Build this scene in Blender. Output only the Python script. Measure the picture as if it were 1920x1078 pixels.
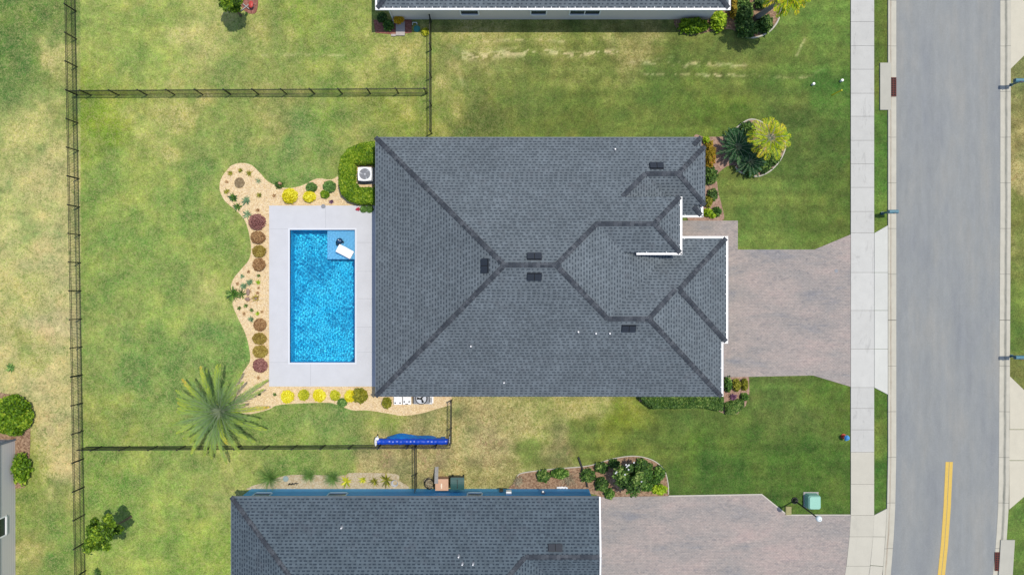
import bpy, math, random
import numpy as np
from mathutils import Vector
random.seed(7); rng = np.random.default_rng(7)
for o in list(bpy.data.objects): bpy.data.objects.remove(o)
SC = bpy.context.scene; COL = SC.collection
R = math.radians

# ------------------------------------------------------------------ camera, sky, sun, exposure
H = 46.0; PM = 28.0                      # camera height, photo pixels per metre on the ground
cam = bpy.data.cameras.new("camera"); cam.sensor_width = 36.0; cam.lens = 36.0*H/(1920/PM)
cam.clip_start = 0.5; cam.clip_end = 2000
co = bpy.data.objects.new("camera", cam); COL.objects.link(co); co.location = (0, 0, H); SC.camera = co
w = bpy.data.worlds.new("World"); SC.world = w; w.use_nodes = True
nt = w.node_tree; sky = nt.nodes.new("ShaderNodeTexSky"); sky.sky_type = 'NISHITA'; sky.sun_disc = False
SUN = Vector((0.78, 0.42, 2.72)).normalized()
sky.sun_elevation = math.asin(SUN.z); sky.sun_rotation = math.atan2(SUN.x, SUN.y); sky.air_density = 1.0
bg = nt.nodes["Background"]; bg.inputs[1].default_value = 0.15; nt.links.new(sky.outputs[0], bg.inputs[0])
sl = bpy.data.lights.new("sun", 'SUN'); sl.energy = 3.5; sl.angle = R(0.53); sl.color = (1.0, 0.935, 0.82)
so = bpy.data.objects.new("sun", sl); COL.objects.link(so); so.location = (20, 12, 60)
so.rotation_euler = SUN.to_track_quat('Z', 'Y').to_euler()
try: sl.cycles.is_caustics_light = True
except Exception: pass
SC.view_settings.view_transform = 'Standard'; SC.view_settings.look = 'None'
SC.view_settings.exposure = 0.13; SC.view_settings.gamma = 1
SC.cycles.max_bounces = 8; SC.cycles.diffuse_bounces = 3; SC.cycles.glossy_bounces = 3
SC.cycles.transmission_bounces = 6; SC.cycles.use_denoising = True
EXPO = 1.55                              # displayed value / albedo on level sunlit ground

# ------------------------------------------------------------------ helpers
def P(px, py, z=0.0):
    s = PM*H/(H-z)
    return ((px-960)/s, (539-py)/s)
def lin(c):
    c = c/255.0
    return c/12.92 if c <= 0.04045 else ((c+0.055)/1.055)**2.4
def K(r, g, b, k=1.0):                   # albedo of a surface that the photo shows with this colour
    return tuple(min(0.9, lin(v)/EXPO*k) for v in (r, g, b)) + (1.0,)
def link(o, parent=None):
    COL.objects.link(o)
    if parent is not None: o.parent = parent
    return o
def tag(o, label=None, cat=None, group=None, kind=None):
    if label: o['label'] = label
    if cat: o['category'] = cat
    if group: o['group'] = group
    if kind: o['kind'] = kind
    return o
def thing(name, label, cat, loc=(0, 0, 0), group=None, rz=0.0):
    o = bpy.data.objects.new(name, None); o.empty_display_size = 0.2
    COL.objects.link(o); o.location = loc; o.rotation_euler = (0, 0, rz)
    return tag(o, label, cat, group)

class MB:
    def __init__(s): s.v = []; s.f = []; s.m = []; s.uv = {}
    def face(s, pts, mi=0, uv=None):
        n = len(s.v); s.v += [tuple(p) for p in pts]; s.f.append(tuple(range(n, n+len(pts)))); s.m.append(mi)
        if uv: s.uv[len(s.f)-1] = uv
    def box(s, x0, x1, y0, y1, z0, z1, mi=0):
        n = len(s.v)
        s.v += [(x0,y0,z0),(x1,y0,z0),(x1,y1,z0),(x0,y1,z0),(x0,y0,z1),(x1,y0,z1),(x1,y1,z1),(x0,y1,z1)]
        for f in ((3,2,1,0),(4,5,6,7),(0,1,5,4),(1,2,6,5),(2,3,7,6),(3,0,4,7)):
            s.f.append(tuple(n+i for i in f)); s.m.append(mi)
    def bar(s, a, b, wd, ht, mi=0):       # box between two points, width across, height up
        a = Vector(a); b = Vector(b); d = (b-a)
        if d.length < 1e-6: return
        d.normalize(); up = Vector((0, 0, 1))
        if abs(d.z) > 0.95: up = Vector((0, 1, 0))
        sd = d.cross(up).normalized(); u2 = sd.cross(d).normalized(); n = len(s.v)
        for p in (a, b):
            for (i, j) in ((-1,-1),(1,-1),(1,1),(-1,1)):
                s.v.append(tuple(p + sd*i*wd/2 + u2*j*ht/2))
        for f in ((3,2,1,0),(4,5,6,7),(0,1,5,4),(1,2,6,5),(2,3,7,6),(3,0,4,7)):
            s.f.append(tuple(n+i for i in f)); s.m.append(mi)
    def cyl(s, c, r, z0, z1, seg=16, r2=None, mi=0, cap=True):
        r2 = r if r2 is None else r2; n = len(s.v)
        for (rr, z) in ((r, z0), (r2, z1)):
            for i in range(seg):
                t = 2*math.pi*i/seg; s.v.append((c[0]+rr*math.cos(t), c[1]+rr*math.sin(t), z))
        for i in range(seg):
            j = (i+1) % seg; s.f.append((n+i, n+j, n+seg+j, n+seg+i)); s.m.append(mi)
        if cap:
            s.f.append(tuple(n+seg+i for i in range(seg))); s.m.append(mi)
            s.f.append(tuple(n+seg-1-i for i in range(seg))); s.m.append(mi)
    def tube(s, pts, rad, seg=8, mi=0):
        pts = [Vector(p) for p in pts]; n0 = len(s.v)
        for k, p in enumerate(pts):
            d = (pts[min(k+1, len(pts)-1)] - pts[max(k-1, 0)]).normalized()
            up = Vector((0, 0, 1)) if abs(d.z) < 0.9 else Vector((1, 0, 0))
            a = d.cross(up).normalized(); b = a.cross(d)
            rr = rad[k] if isinstance(rad, (list, tuple)) else rad
            for i in range(seg):
                t = 2*math.pi*i/seg; s.v.append(tuple(p + a*rr*math.cos(t) + b*rr*math.sin(t)))
        for k in range(len(pts)-1):
            for i in range(seg):
                j = (i+1) % seg; q = n0+k*seg
                s.f.append((q+i, q+j, q+seg+j, q+seg+i)); s.m.append(mi)
        s.f.append(tuple(n0+i for i in range(seg))); s.m.append(mi)
        q = n0+(len(pts)-1)*seg; s.f.append(tuple(q+seg-1-i for i in range(seg))); s.m.append(mi)
    def ball(s, c, rx, ry, rz, nu=16, nv=10, mi=0, jit=0.0, rnd=None, zmin=-1.0):
        n0 = len(s.v); rnd = rnd or random
        for j in range(nv+1):
            ph = -math.pi/2 + math.pi*j/nv
            for i in range(nu):
                t = 2*math.pi*i/nu; k = 1 + (rnd.uniform(-jit, jit) if jit else 0)
                s.v.append((c[0]+rx*k*math.cos(ph)*math.cos(t), c[1]+ry*k*math.cos(ph)*math.sin(t), c[2]+rz*k*max(zmin, math.sin(ph))))
        for j in range(nv):
            for i in range(nu):
                q = n0+j*nu; r2 = (i+1) % nu
                s.f.append((q+i, q+r2, q+nu+r2, q+nu+i)); s.m.append(mi)
    def build(s, name, mats, parent=None, smooth=False, loc=None):
        me = bpy.data.meshes.new(name); me.from_pydata(s.v, [], s.f)
        for m in (mats if isinstance(mats, (list, tuple)) else [mats]): me.materials.append(m)
        me.polygons.foreach_set('material_index', s.m)
        if s.uv:
            ul = me.uv_layers.new(name='uv')
            for fi, uvs in s.uv.items():
                for li, uv in zip(me.polygons[fi].loop_indices, uvs): ul.data[li].uv = uv
        if smooth: me.polygons.foreach_set('use_smooth', [True]*len(me.polygons))
        me.update(); o = bpy.data.objects.new(name, me); link(o, parent)
        if loc: o.location = loc
        return o

def npmesh(name, V, F, mats, parent=None, tone=None, col=None, smooth=False):
    me = bpy.data.meshes.new(name); V = np.asarray(V, np.float32); F = np.asarray(F, np.int32)
    me.vertices.add(len(V)); me.vertices.foreach_set('co', V.ravel())
    k = F.shape[1]; me.loops.add(F.size); me.loops.foreach_set('vertex_index', F.ravel())
    me.polygons.add(len(F)); me.polygons.foreach_set('loop_start', np.arange(0, F.size, k, dtype=np.int32))
    me.polygons.foreach_set('loop_total', np.full(len(F), k, np.int32))
    me.polygons.foreach_set('use_smooth', np.full(len(F), bool(smooth)))
    for m in (mats if isinstance(mats, (list, tuple)) else [mats]): me.materials.append(m)
    me.update(calc_edges=True)
    if tone is not None:
        a = me.attributes.new('tone', 'FLOAT', 'POINT'); a.data.foreach_set('value', np.asarray(tone, np.float32))
    if col is not None:
        a = me.attributes.new('tint', 'FLOAT_COLOR', 'POINT'); a.data.foreach_set('color', np.asarray(col, np.float32).ravel())
    me.validate(); o = bpy.data.objects.new(name, me); return link(o, parent)

# value noise on arbitrary points
_T = np.random.default_rng(3).random((256, 256))
def vn(x, y, sc, seed=0):
    x = x*sc + seed*17.3; y = y*sc + seed*9.7
    xi = np.floor(x).astype(int); yi = np.floor(y).astype(int); fx = x-xi; fy = y-yi
    fx = fx*fx*(3-2*fx); fy = fy*fy*(3-2*fy)
    g = lambda a, b: _T[a % 256, b % 256]
    return (g(xi,yi)*(1-fx)+g(xi+1,yi)*fx)*(1-fy) + (g(xi,yi+1)*(1-fx)+g(xi+1,yi+1)*fx)*fy
def fbm(x, y, sc, seed=0, o=4):
    s = 0; a = 0.5; t = 0
    for i in range(o): s = s + a*vn(x, y, sc*2**i, seed+i); t += a; a *= 0.5
    return s/t

# ------------------------------------------------------------------ node materials
class N:
    def __init__(s, name):
        s.m = bpy.data.materials.new(name); s.m.use_nodes = True; s.t = s.m.node_tree
        s.b = s.t.nodes['Principled BSDF']; s.out = s.t.nodes['Material Output']
    def n(s, typ, **kw):
        x = s.t.nodes.new(typ)
        for k, v in kw.items(): setattr(x, k, v)
        return x
    def l(s, a, b): s.t.links.new(a, b)
    def obj(s): return s.n('ShaderNodeTexCoord').outputs['Object']
    def noise(s, sc, det=3, rough=0.6, vec=None, stretch=None, dist=0.0):
        v = vec or s.obj()
        if stretch:
            mp = s.n('ShaderNodeMapping'); mp.inputs['Scale'].default_value = stretch; s.l(v, mp.inputs[0]); v = mp.outputs[0]
        x = s.n('ShaderNodeTexNoise'); x.inputs['Scale'].default_value = sc; x.inputs['Detail'].default_value = det
        x.inputs['Roughness'].default_value = rough; x.inputs['Distortion'].default_value = dist; s.l(v, x.inputs['Vector'])
        return x.outputs['Fac']
    def voro(s, sc, feat='F1', out='Distance', vec=None):
        x = s.n('ShaderNodeTexVoronoi'); x.feature = feat; x.inputs['Scale'].default_value = sc; s.l(vec or s.obj(), x.inputs['Vector'])
        return x.outputs[out]
    def ramp(s, fac, stops):
        r = s.n('ShaderNodeValToRGB'); e = r.color_ramp.elements
        while len(e) < len(stops): e.new(0.5)
        for i, (p, c) in enumerate(stops):
            e[i].position = p; e[i].color = c if not isinstance(c, (int, float)) else (c, c, c, 1)
        s.l(fac, r.inputs[0]); return r.outputs[0]
    def mix(s, fac, a, b, bt='MIX'):
        x = s.n('ShaderNodeMix', data_type='RGBA', blend_type=bt)
        for i, v in ((0, fac), (6, a), (7, b)):
            if isinstance(v, (int, float)): x.inputs[i].default_value = v if i == 0 else (v, v, v, 1)
            elif isinstance(v, tuple): x.inputs[i].default_value = v
            else: s.l(v, x.inputs[i])
        return x.outputs[2]
    def math(s, op, a, b=0.0, clamp=False):
        x = s.n('ShaderNodeMath', operation=op, use_clamp=clamp)
        for i, v in ((0, a), (1, b)):
            if isinstance(v, (int, float)): x.inputs[i].default_value = v
            else: s.l(v, x.inputs[i])
        return x.outputs[0]
    def attr(s, name, out='Fac'):
        x = s.n('ShaderNodeAttribute'); x.attribute_name = name; return x.outputs[out]
    def bump(s, h, st=0.3, d=0.02):
        x = s.n('ShaderNodeBump'); x.inputs['Strength'].default_value = st; x.inputs['Distance'].default_value = d
        s.l(h, x.inputs['Height']); s.l(x.outputs[0], s.b.inputs['Normal'])
    def done(s, color, rough=0.8, spec=0.3, metal=0.0):
        if isinstance(color, tuple): s.b.inputs['Base Color'].default_value = color
        else: s.l(color, s.b.inputs['Base Color'])
        if isinstance(rough, (int, float)): s.b.inputs['Roughness'].default_value = rough
        else: s.l(rough, s.b.inputs['Roughness'])
        s.b.inputs['Specular IOR Level'].default_value = spec; s.b.inputs['Metallic'].default_value = metal
        return s.m
def plain(name, c, rough=0.6, spec=0.3, var=0.12, sc=6.0, metal=0.0):
    m = N(name); f = m.noise(sc, 4); f2 = m.ramp(f, [(0.25, 1-var), (0.75, 1+var*0.3)])
    return m.done(m.mix(1.0, c, f2, 'MULTIPLY'), rough, spec, metal)

def m_lawn():
    m = N('lawn_grass'); base = m.attr('tint', 'Color'); dry = m.attr('tint', 'Alpha')
    a = m.noise(1.5, 6, 0.72, dist=0.8); b = m.noise(5.5, 4, 0.78, dist=1.6); c = m.noise(19.0, 3, 0.8, dist=0.8)
    k = m.ramp(a, [(0.32, 0.80), (0.68, 1.20)]); k2 = m.ramp(b, [(0.36, 0.66), (0.5, 0.98), (0.66, 1.42)])
    k3 = m.ramp(c, [(0.34, 0.62), (0.66, 1.42)])
    warm = m.ramp(m.noise(0.8, 5, 0.7, dist=0.5), [(0.35, (0.92, 1.02, 0.95, 1)), (0.65, (1.10, 0.99, 1.02, 1))])
    col = m.mix(1.0, base, k, 'MULTIPLY'); col = m.mix(1.0, col, warm, 'MULTIPLY'); col = m.mix(0.95, col, k2, 'MULTIPLY'); col = m.mix(0.9, col, k3, 'MULTIPLY')
    fleck = m.ramp(m.noise(5.0, 6, 0.88, dist=1.8), [(0.48, 0.0), (0.56, 1.0)])
    col = m.mix(m.math('MULTIPLY', fleck, dry), col, K(226, 212, 150))
    gf = m.ramp(m.noise(3.7, 6, 0.85, dist=1.2), [(0.52, 0.0), (0.62, 1.0)])
    col = m.mix(m.math('MULTIPLY', gf, m.math('MULTIPLY', dry, 0.8)), col, K(96, 130, 50))
    m.bump(b, 0.5, 0.05); return m.done(col, 0.95, 0.15)
def m_conc(name, c, var=0.10, stain=0.0, attr=False):
    m = N(name); a = m.noise(1.2, 6, 0.65); b = m.noise(22, 3, 0.7)
    col = m.mix(1.0, c, m.ramp(a, [(0.3, 1-var), (0.7, 1.02)]), 'MULTIPLY')
    col = m.mix(1.0, col, m.ramp(b, [(0.25, 0.93), (0.8, 1.03)]), 'MULTIPLY')
    if stain:
        s = m.ramp(m.noise(0.9, 6, 0.75, stretch=(2.2, 0.7, 1), dist=0.8), [(0.56, 0.0), (0.72, stain)])
        col = m.mix(s, col, K(150, 148, 145))
    if attr: col = m.mix(1.0, col, m.attr('tone'), 'MULTIPLY')
    return m.done(col, 0.85, 0.25)
def m_road():
    m = N('asphalt'); a = m.noise(0.35, 5, 0.6, stretch=(1.6, 0.35, 1)); b = m.noise(1.8, 4, 0.7, stretch=(1.5, 0.4, 1)); c = m.noise(45, 2, 0.8)
    col = m.ramp(a, [(0.3, K(148, 152, 155)), (0.5, K(158, 161, 160)), (0.7, K(168, 167, 161))])
    col = m.mix(1.0, col, m.ramp(b, [(0.3, 0.93), (0.7, 1.05)]), 'MULTIPLY')
    col = m.mix(1.0, col, m.ramp(m.noise(1.0, 4, 0.6, stretch=(1.3, 0.02, 1)), [(0.35, 0.95), (0.65, 1.03)]), 'MULTIPLY')
    col = m.mix(1.0, col, m.ramp(m.noise(12, 5, 0.85), [(0.35, 0.93), (0.65, 1.07)]), 'MULTIPLY')
    col = m.mix(1.0, col, m.ramp(c, [(0.2, 0.82), (0.8, 1.16)]), 'MULTIPLY')
    sp = m.ramp(m.noise(1.4, 5, 0.8, dist=0.5), [(0.68, 0.0), (0.78, 0.45)]); col = m.mix(sp, col, K(112, 118, 126))
    d = m.ramp(m.voro(0.33, 'F1'), [(0.010, 0.85), (0.03, 0.0)]); col = m.mix(d, col, K(90, 92, 98))
    m.bump(c, 0.3, 0.01); return m.done(col, 0.85, 0.3)
def m_kerb(name, line, dark):
    # gutter concrete with the dirt line that collects along its low point; line = distance from the back edge in the uv
    m = N(name); uv = m.n('ShaderNodeUVMap'); sx = m.n('ShaderNodeSeparateXYZ'); m.l(uv.outputs[0], sx.inputs[0])
    wob = m.math('MULTIPLY', m.math('SUBTRACT', m.noise(0.8, 5, 0.7), 0.5), 0.22)
    d = m.math('ABSOLUTE', m.math('SUBTRACT', m.math('ADD', sx.outputs[0], wob), line))
    dirt = m.ramp(d, [(0.0, 1.0), (0.16, 0.0)])
    dirt = m.math('MULTIPLY', dirt, m.ramp(m.noise(1.3, 5, 0.8, stretch=(1, 0.35, 1)), [(0.3, 0.25), (0.65, 1.0)]))
    col = m.mix(1.0, K(214, 209, 192), m.ramp(m.noise(2.0, 5), [(0.3, 0.9), (0.7, 1.04)]), 'MULTIPLY')
    col = m.mix(m.math('MULTIPLY', dirt, 0.85), col, dark)
    j = m.n('ShaderNodeMath', operation='MODULO'); m.l(m.math('ADD', sx.outputs[1], 100.0), j.inputs[0]); j.inputs[1].default_value = 3.05
    jm = m.ramp(m.math('ABSOLUTE', j.outputs[0]), [(0.025, 0.75), (0.04, 0.0)]); col = m.mix(jm, col, K(120, 118, 110))
    return m.done(col, 0.85, 0.25)
def m_paver(name, s=0.0):
    m = N(name); v = m.obj(); mp = m.n('ShaderNodeMapping'); mp.inputs['Rotation'].default_value = (0, 0, R(35)); mp.inputs['Location'].default_value = (s, s*2, 0)
    mp.inputs['Scale'].default_value = (0.55, 1.5, 1); m.l(v, mp.inputs[0])
    big = m.noise(0.42, 4, 0.62, vec=mp.outputs[0], dist=0.4)
    col = m.ramp(big, [(0.28, K(158, 157, 160)), (0.42, K(175, 168, 163)), (0.56, K(188, 176, 169)), (0.74, K(198, 179, 172))])
    br = m.n('ShaderNodeTexBrick'); br.offset = 0.5; br.inputs['Scale'].default_value = 1.0
    br.inputs['Brick Width'].default_value = 0.20; br.inputs['Row Height'].default_value = 0.10; br.inputs['Mortar Size'].default_value = 0.012
    br.inputs['Color1'].default_value = (0.93, 0.93, 0.94, 1); br.inputs['Color2'].default_value = (1.08, 1.07, 1.06, 1)
    br.inputs['Mortar'].default_value = (0.80, 0.79, 0.78, 1); m.l(v, br.inputs['Vector'])
    col = m.mix(0.9, col, br.outputs[0], 'MULTIPLY')
    sp = m.ramp(m.noise(2.6, 5, 0.8, vec=mp.outputs[0], dist=2.2), [(0.38, (0.74, 0.77, 0.82, 1)), (0.47, (0.97, 0.97, 0.97, 1)), (0.55, (1.0, 1.0, 1.0, 1)), (0.66, (1.16, 1.12, 1.09, 1))]); col = m.mix(1.0, col, sp, 'MULTIPLY')
    col = m.mix(1.0, col, m.ramp(m.noise(7, 5, 0.8), [(0.3, 0.84), (0.7, 1.14)]), 'MULTIPLY')
    m.bump(br.outputs[1], -0.3, 0.01); return m.done(col, 0.85, 0.25)
def m_shingle(name, c1, c2, warm):
    m = N(name); uv = m.n('ShaderNodeUVMap').outputs[0]
    mp = m.n('ShaderNodeMapping'); m.l(uv, mp.inputs[0])
    def brick(wd, off, fr):
        br = m.n('ShaderNodeTexBrick'); br.offset = off; br.offset_frequency = fr; br.squash = 0.75; br.squash_frequency = 3
        for k_, v_ in (('Scale', 1.0), ('Brick Width', wd), ('Row Height', 0.17), ('Mortar Size', 0.0), ('Bias', 0.0)): br.inputs[k_].default_value = v_
        br.inputs['Color1'].default_value = (0, 0, 0, 1); br.inputs['Color2'].default_value = (1, 1, 1, 1); m.l(mp.outputs[0], br.inputs['Vector']); return br.outputs[0]
    sx = m.n('ShaderNodeSeparateXYZ'); m.l(mp.outputs[0], sx.inputs[0]); vv = m.math('DIVIDE', sx.outputs[1], 0.19); v = m.math('FRACT', vv); row = m.math('FLOOR', vv)
    def wn(a_, b_):
        cb = m.n('ShaderNodeCombineXYZ'); m.l(a_, cb.inputs[0]); m.l(b_, cb.inputs[1]); w_ = m.n('ShaderNodeTexWhiteNoise'); w_.noise_dimensions = '2D'; m.l(cb.outputs[0], w_.inputs[0]); return w_.outputs[0]
    zero = m.math('MULTIPLY', row, 0.0); uu = m.math('ADD', m.math('DIVIDE', sx.outputs[0], 0.30), m.math('MULTIPLY', wn(row, zero), 3.0)); u = m.math('FRACT', uu); cu = m.math('FLOOR', uu); rnd = wn(cu, row)
    low = m.ramp(v, [(0.0, 1.0), (0.42, 0.9), (0.55, 0.0), (1.0, 0.0)])
    tab = m.math('LESS_THAN', u, m.math('ADD', m.math('MULTIPLY', rnd, 0.45), 0.30))
    dash = m.math('MULTIPLY', low, m.math('ADD', m.math('MULTIPLY', tab, 0.85), 0.12))
    rnd2 = wn(m.math('ADD', cu, 7.0), row)
    col = m.mix(dash, m.mix(rnd2, c1, tuple(v_*0.78 for v_ in c1[:3])+(1,)), c2)
    big = m.noise(0.5, 5, 0.6); col = m.mix(1.0, col, m.ramp(big, [(0.3, 0.90), (0.7, 1.10)]), 'MULTIPLY')
    wm = m.ramp(m.noise(1.1, 4, 0.7), [(0.55, 0.0), (0.75, 0.28)]); col = m.mix(wm, col, warm)
    col = m.mix(1.0, col, m.ramp(m.noise(30, 2, 0.8), [(0.2, 0.80), (0.8, 1.20)]), 'MULTIPLY')
    m.bump(v, 0.6, 0.012); return m.done(col, 0.92, 0.2)
def m_cap():
    m = N('ridge_shingle'); uv = m.n('ShaderNodeUVMap').outputs[0]
    br = m.n('ShaderNodeTexBrick'); br.offset = 0.0; br.inputs['Scale'].default_value = 1.0
    br.inputs['Brick Width'].default_value = 2.0; br.inputs['Row Height'].default_value = 0.30; br.inputs['Mortar Size'].default_value = 0.02
    br.inputs['Color1'].default_value = K(62, 68, 77); br.inputs['Color2'].default_value = K(102, 107, 114); br.inputs['Mortar'].default_value = K(55, 60, 68)
    m.l(uv, br.inputs['Vector'])
    return m.done(m.mix(1.0, br.outputs[0], m.ramp(m.noise(14, 3), [(0.3, 0.85), (0.7, 1.15)]), 'MULTIPLY'), 0.92, 0.2)
def m_pebble(q=1.0):
    m = N('tan_pebbles'); c = m.voro(16, 'F1', 'Color'); sx = m.n('ShaderNodeSeparateColor'); m.l(c, sx.inputs[0])
    col = m.ramp(sx.outputs[0], [(0.0, K(208, 176, 130, q)), (0.4, K(228, 202, 156, q)), (0.7, K(238, 216, 174, q)), (1.0, K(218, 192, 158, q))])
    e = m.ramp(m.voro(16, 'DISTANCE_TO_EDGE'), [(0.0, 0.72), (0.12, 1.0)]); col = m.mix(1.0, col, e, 'MULTIPLY')
    col = m.mix(1.0, col, m.ramp(m.noise(3, 5, 0.8), [(0.3, 0.88), (0.7, 1.08)]), 'MULTIPLY')
    m.bump(m.voro(16), -0.5, 0.03); return m.done(col, 0.85, 0.3)
def m_mulch(name, a, b):
    m = N(name); c = m.voro(11, 'F1', 'Color'); sx = m.n('ShaderNodeSeparateColor'); m.l(c, sx.inputs[0])
    col = m.mix(sx.outputs[0], a, b); col = m.mix(1.0, col, m.ramp(m.noise(12, 5, 0.85, dist=1), [(0.3, 0.62), (0.7, 1.22)]), 'MULTIPLY')
    m.bump(m.noise(14, 4), 0.7, 0.05); return m.done(col, 0.95, 0.15)
def m_leaf(name, stops, rough=0.55, trans=0.30):
    m = N(name); t = m.attr('tone'); col = m.ramp(t, stops)
    m.done(col, rough, 0.3); tr = m.n('ShaderNodeBsdfTranslucent'); m.l(col, tr.inputs[0])
    mx = m.n('ShaderNodeMixShader'); mx.inputs[0].default_value = trans; m.l(m.b.outputs[0], mx.inputs[1]); m.l(tr.outputs[0], mx.inputs[2])
    m.l(mx.outputs[0], m.out.inputs[0]); return m.m

M = {}
M['lawn'] = m_lawn(); M['road'] = m_road()
M['walk'] = m_conc('sidewalk_concrete', K(218, 217, 211), 0.07, 0.5, True); M['edge'] = plain('edging_concrete', K(222, 216, 200), 0.85)
M['joint'] = plain('joint_grit', K(130, 126, 118), 0.9)
M['apron'] = m_conc('apron_concrete', K(224, 224, 216), 0.06, 0.12, True); M['cream2'] = m_conc('warm_concrete', K(219, 214, 198), 0.06, 0.15, True); M['cream'] = m_conc('cream_concrete', K(226, 219, 198), 0.06, 0.1, True)
M['deck'] = m_conc('deck_concrete', K(228, 229, 233), 0.06); M['coping'] = plain('coping_white', K(240, 244, 250), 0.7, var=0.03)
M['kerbL'] = m_kerb('kerb_concrete', 0.34, K(158, 138, 118)); M['kerbR'] = m_kerb('gutter_concrete', 0.55, K(125, 128, 118))
M['paver'] = m_paver('paver_blocks'); M['paver2'] = m_paver('paver_blocks_south', 13.0)
M['roof'] = m_shingle('roof_shingle', K(125, 135, 142), K(72, 81, 90), K(108, 108, 114))
M['roofS'] = m_shingle('roof_shingle_dark', K(104, 118, 128), K(55, 67, 80), K(98, 98, 108))
M['cap'] = m_cap(); M['pebble'] = m_pebble(1.28)
M['mulch'] = m_mulch('pink_mulch', K(165, 130, 112), K(205, 172, 152)); M['mulchb'] = m_mulch('brown_mulch', K(140, 108, 86), K(196, 165, 135))
M['mulchr'] = m_mulch('red_mulch', K(150, 95, 82), K(185, 130, 115)); M['sand'] = m_mulch('pale_gravel', K(200, 178, 140), K(225, 212, 182))
M['white'] = plain('white_paint', (0.76, 0.76, 0.76, 1), 0.4, 0.4, 0.05); M['bright'] = plain('bright_white_frame', (0.88, 0.88, 0.86, 1), 0.3, 0.5, 0.02); M['black'] = plain('black_metal', (0.012, 0.014, 0.013, 1), 0.45, 0.4)
M['vent'] = plain('vent_metal', K(46, 54, 66), 0.6); M['ventd'] = plain('vent_slot', (0.008, 0.01, 0.012, 1), 0.7)
M['bluewall'] = plain('blue_siding', (0.07, 0.36, 0.66, 1), 0.6, var=0.10); M['greywall'] = plain('grey_stucco', (0.74, 0.67, 0.60, 1), 0.85, var=0.05)
M['housewall'] = plain('pale_stucco', (0.40, 0.42, 0.44, 1), 0.85, var=0.08)
M['trim'] = plain('grey_trim', K(128, 138, 150), 0.6)
M['glass'] = plain('window_glass', (0.02, 0.035, 0.04, 1), 0.08, 0.6); M['garage'] = plain('garage_door_paint', (0.6, 0.6, 0.58, 1), 0.5)
M['frameblue'] = plain('pale_blue_trim', (0.45, 0.6, 0.68, 1), 0.5)
M['bark'] = plain('bark', (0.16, 0.12, 0.085, 1), 0.95, 0.1, 0.4, 14); M['barkg'] = plain('grey_bark', (0.24, 0.22, 0.2, 1), 0.95, 0.1, 0.3, 14)
M['yellow'] = plain('yellow_road_paint', K(238, 200, 96), 0.7, var=0.10); M['rust'] = plain('rusty_iron', K(112, 58, 50), 0.8)
M['blue'] = plain('pool_cover_blue', (0.004, 0.05, 0.42, 1), 0.32, 0.5, 0.15); M['blue2'] = plain('pool_cover_light_blue', (0.004, 0.14, 0.46, 1), 0.35, 0.5, 0.25, 5)
M['teal'] = plain('teal_paint', (0.03, 0.10, 0.13, 1), 0.4, 0.4); M['tealb'] = plain('blue_teal_paint', (0.07, 0.18, 0.23, 1), 0.4, 0.4)
M['mint'] = plain('mint_green_paint', K(140, 188, 170, 1.45), 0.5, var=0.06); M['bin'] = plain('green_bin', (0.03, 0.085, 0.08, 1), 0.45)
M['tan'] = plain('tan_cardboard', (0.42, 0.24, 0.15, 1), 0.85); M['wood'] = plain('grey_wood', (0.34, 0.33, 0.31, 1), 0.85, 0.2, 0.25, 9)
M['grey'] = plain('grey_plastic', (0.22, 0.23, 0.25, 1), 0.6); M['lgrey'] = plain('light_grey_metal', (0.48, 0.50, 0.53, 1), 0.4)
M['red'] = plain('red_paint', (0.42, 0.05, 0.04, 1), 0.45); M['hblue'] = plain('hydrant_blue', (0.06, 0.28, 0.62, 1), 0.4)
M['tealid'] = plain('teal_lid', (0.04, 0.22, 0.20, 1), 0.6); M['globe'] = plain('lamp_glass', (0.7, 0.76, 0.76, 1), 0.15, 0.5)
M['stone'] = plain('field_stone', (0.30, 0.21, 0.17, 1), 0.9, 0.2, 0.3, 12); M['navy'] = plain('navy_plastic', (0.01, 0.05, 0.13, 1), 0.4, 0.5)
M['siding'] = None
def m_siding():
    m = N('grey_lap_siding'); v = m.n('ShaderNodeSeparateXYZ'); m.l(m.obj(), v.inputs[0])
    md = m.math('MODULO', v.outputs[2], 0.17); ln = m.ramp(md, [(0.0, 0.55), (0.03, 1.0)])
    return m.done(m.mix(1.0, (0.52, 0.50, 0.48, 1), ln, 'MULTIPLY'), 0.7, 0.2)
M['siding'] = m_siding()
g = lambda *a: K(*a, k=1.5)
L = {}
L['hedge'] = m_leaf('hedge_leaf', [(0, g(54, 86, 14)), (0.45, g(94, 132, 22)), (0.8, g(136, 166, 34)), (1, g(172, 188, 60))])
L['green'] = m_leaf('green_leaf', [(0, g(38, 70, 24)), (0.5, g(68, 108, 38)), (0.85, g(108, 146, 56)), (1, g(150, 176, 90))])
L['mid'] = m_leaf('mid_green_leaf', [(0, g(76, 108, 50)), (0.5, g(108, 148, 72)), (1, g(150, 184, 100))])
L['lime'] = m_leaf('lime_leaf', [(0, g(80, 116, 14)), (0.5, g(138, 172, 28)), (1, g(196, 214, 60))])
L['dark'] = m_leaf('dark_green_leaf', [(0, g(40, 62, 26)), (0.5, g(66, 100, 40)), (0.85, g(104, 138, 60)), (1, g(150, 170, 92))])
L['cycad'] = m_leaf('cycad_leaf', [(0, g(30, 62, 40)), (0.6, g(52, 96, 56)), (1, g(98, 138, 88))])
L['yellow'] = m_leaf('yellow_leaf', [(0, g(190, 176, 8)), (0.4, g(228, 216, 24)), (1, g(250, 244, 96))])
L['ygreen'] = m_leaf('yellow_green_leaf', [(0, g(120, 138, 20)), (0.4, g(186, 190, 40)), (1, g(226, 220, 70))])
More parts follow.
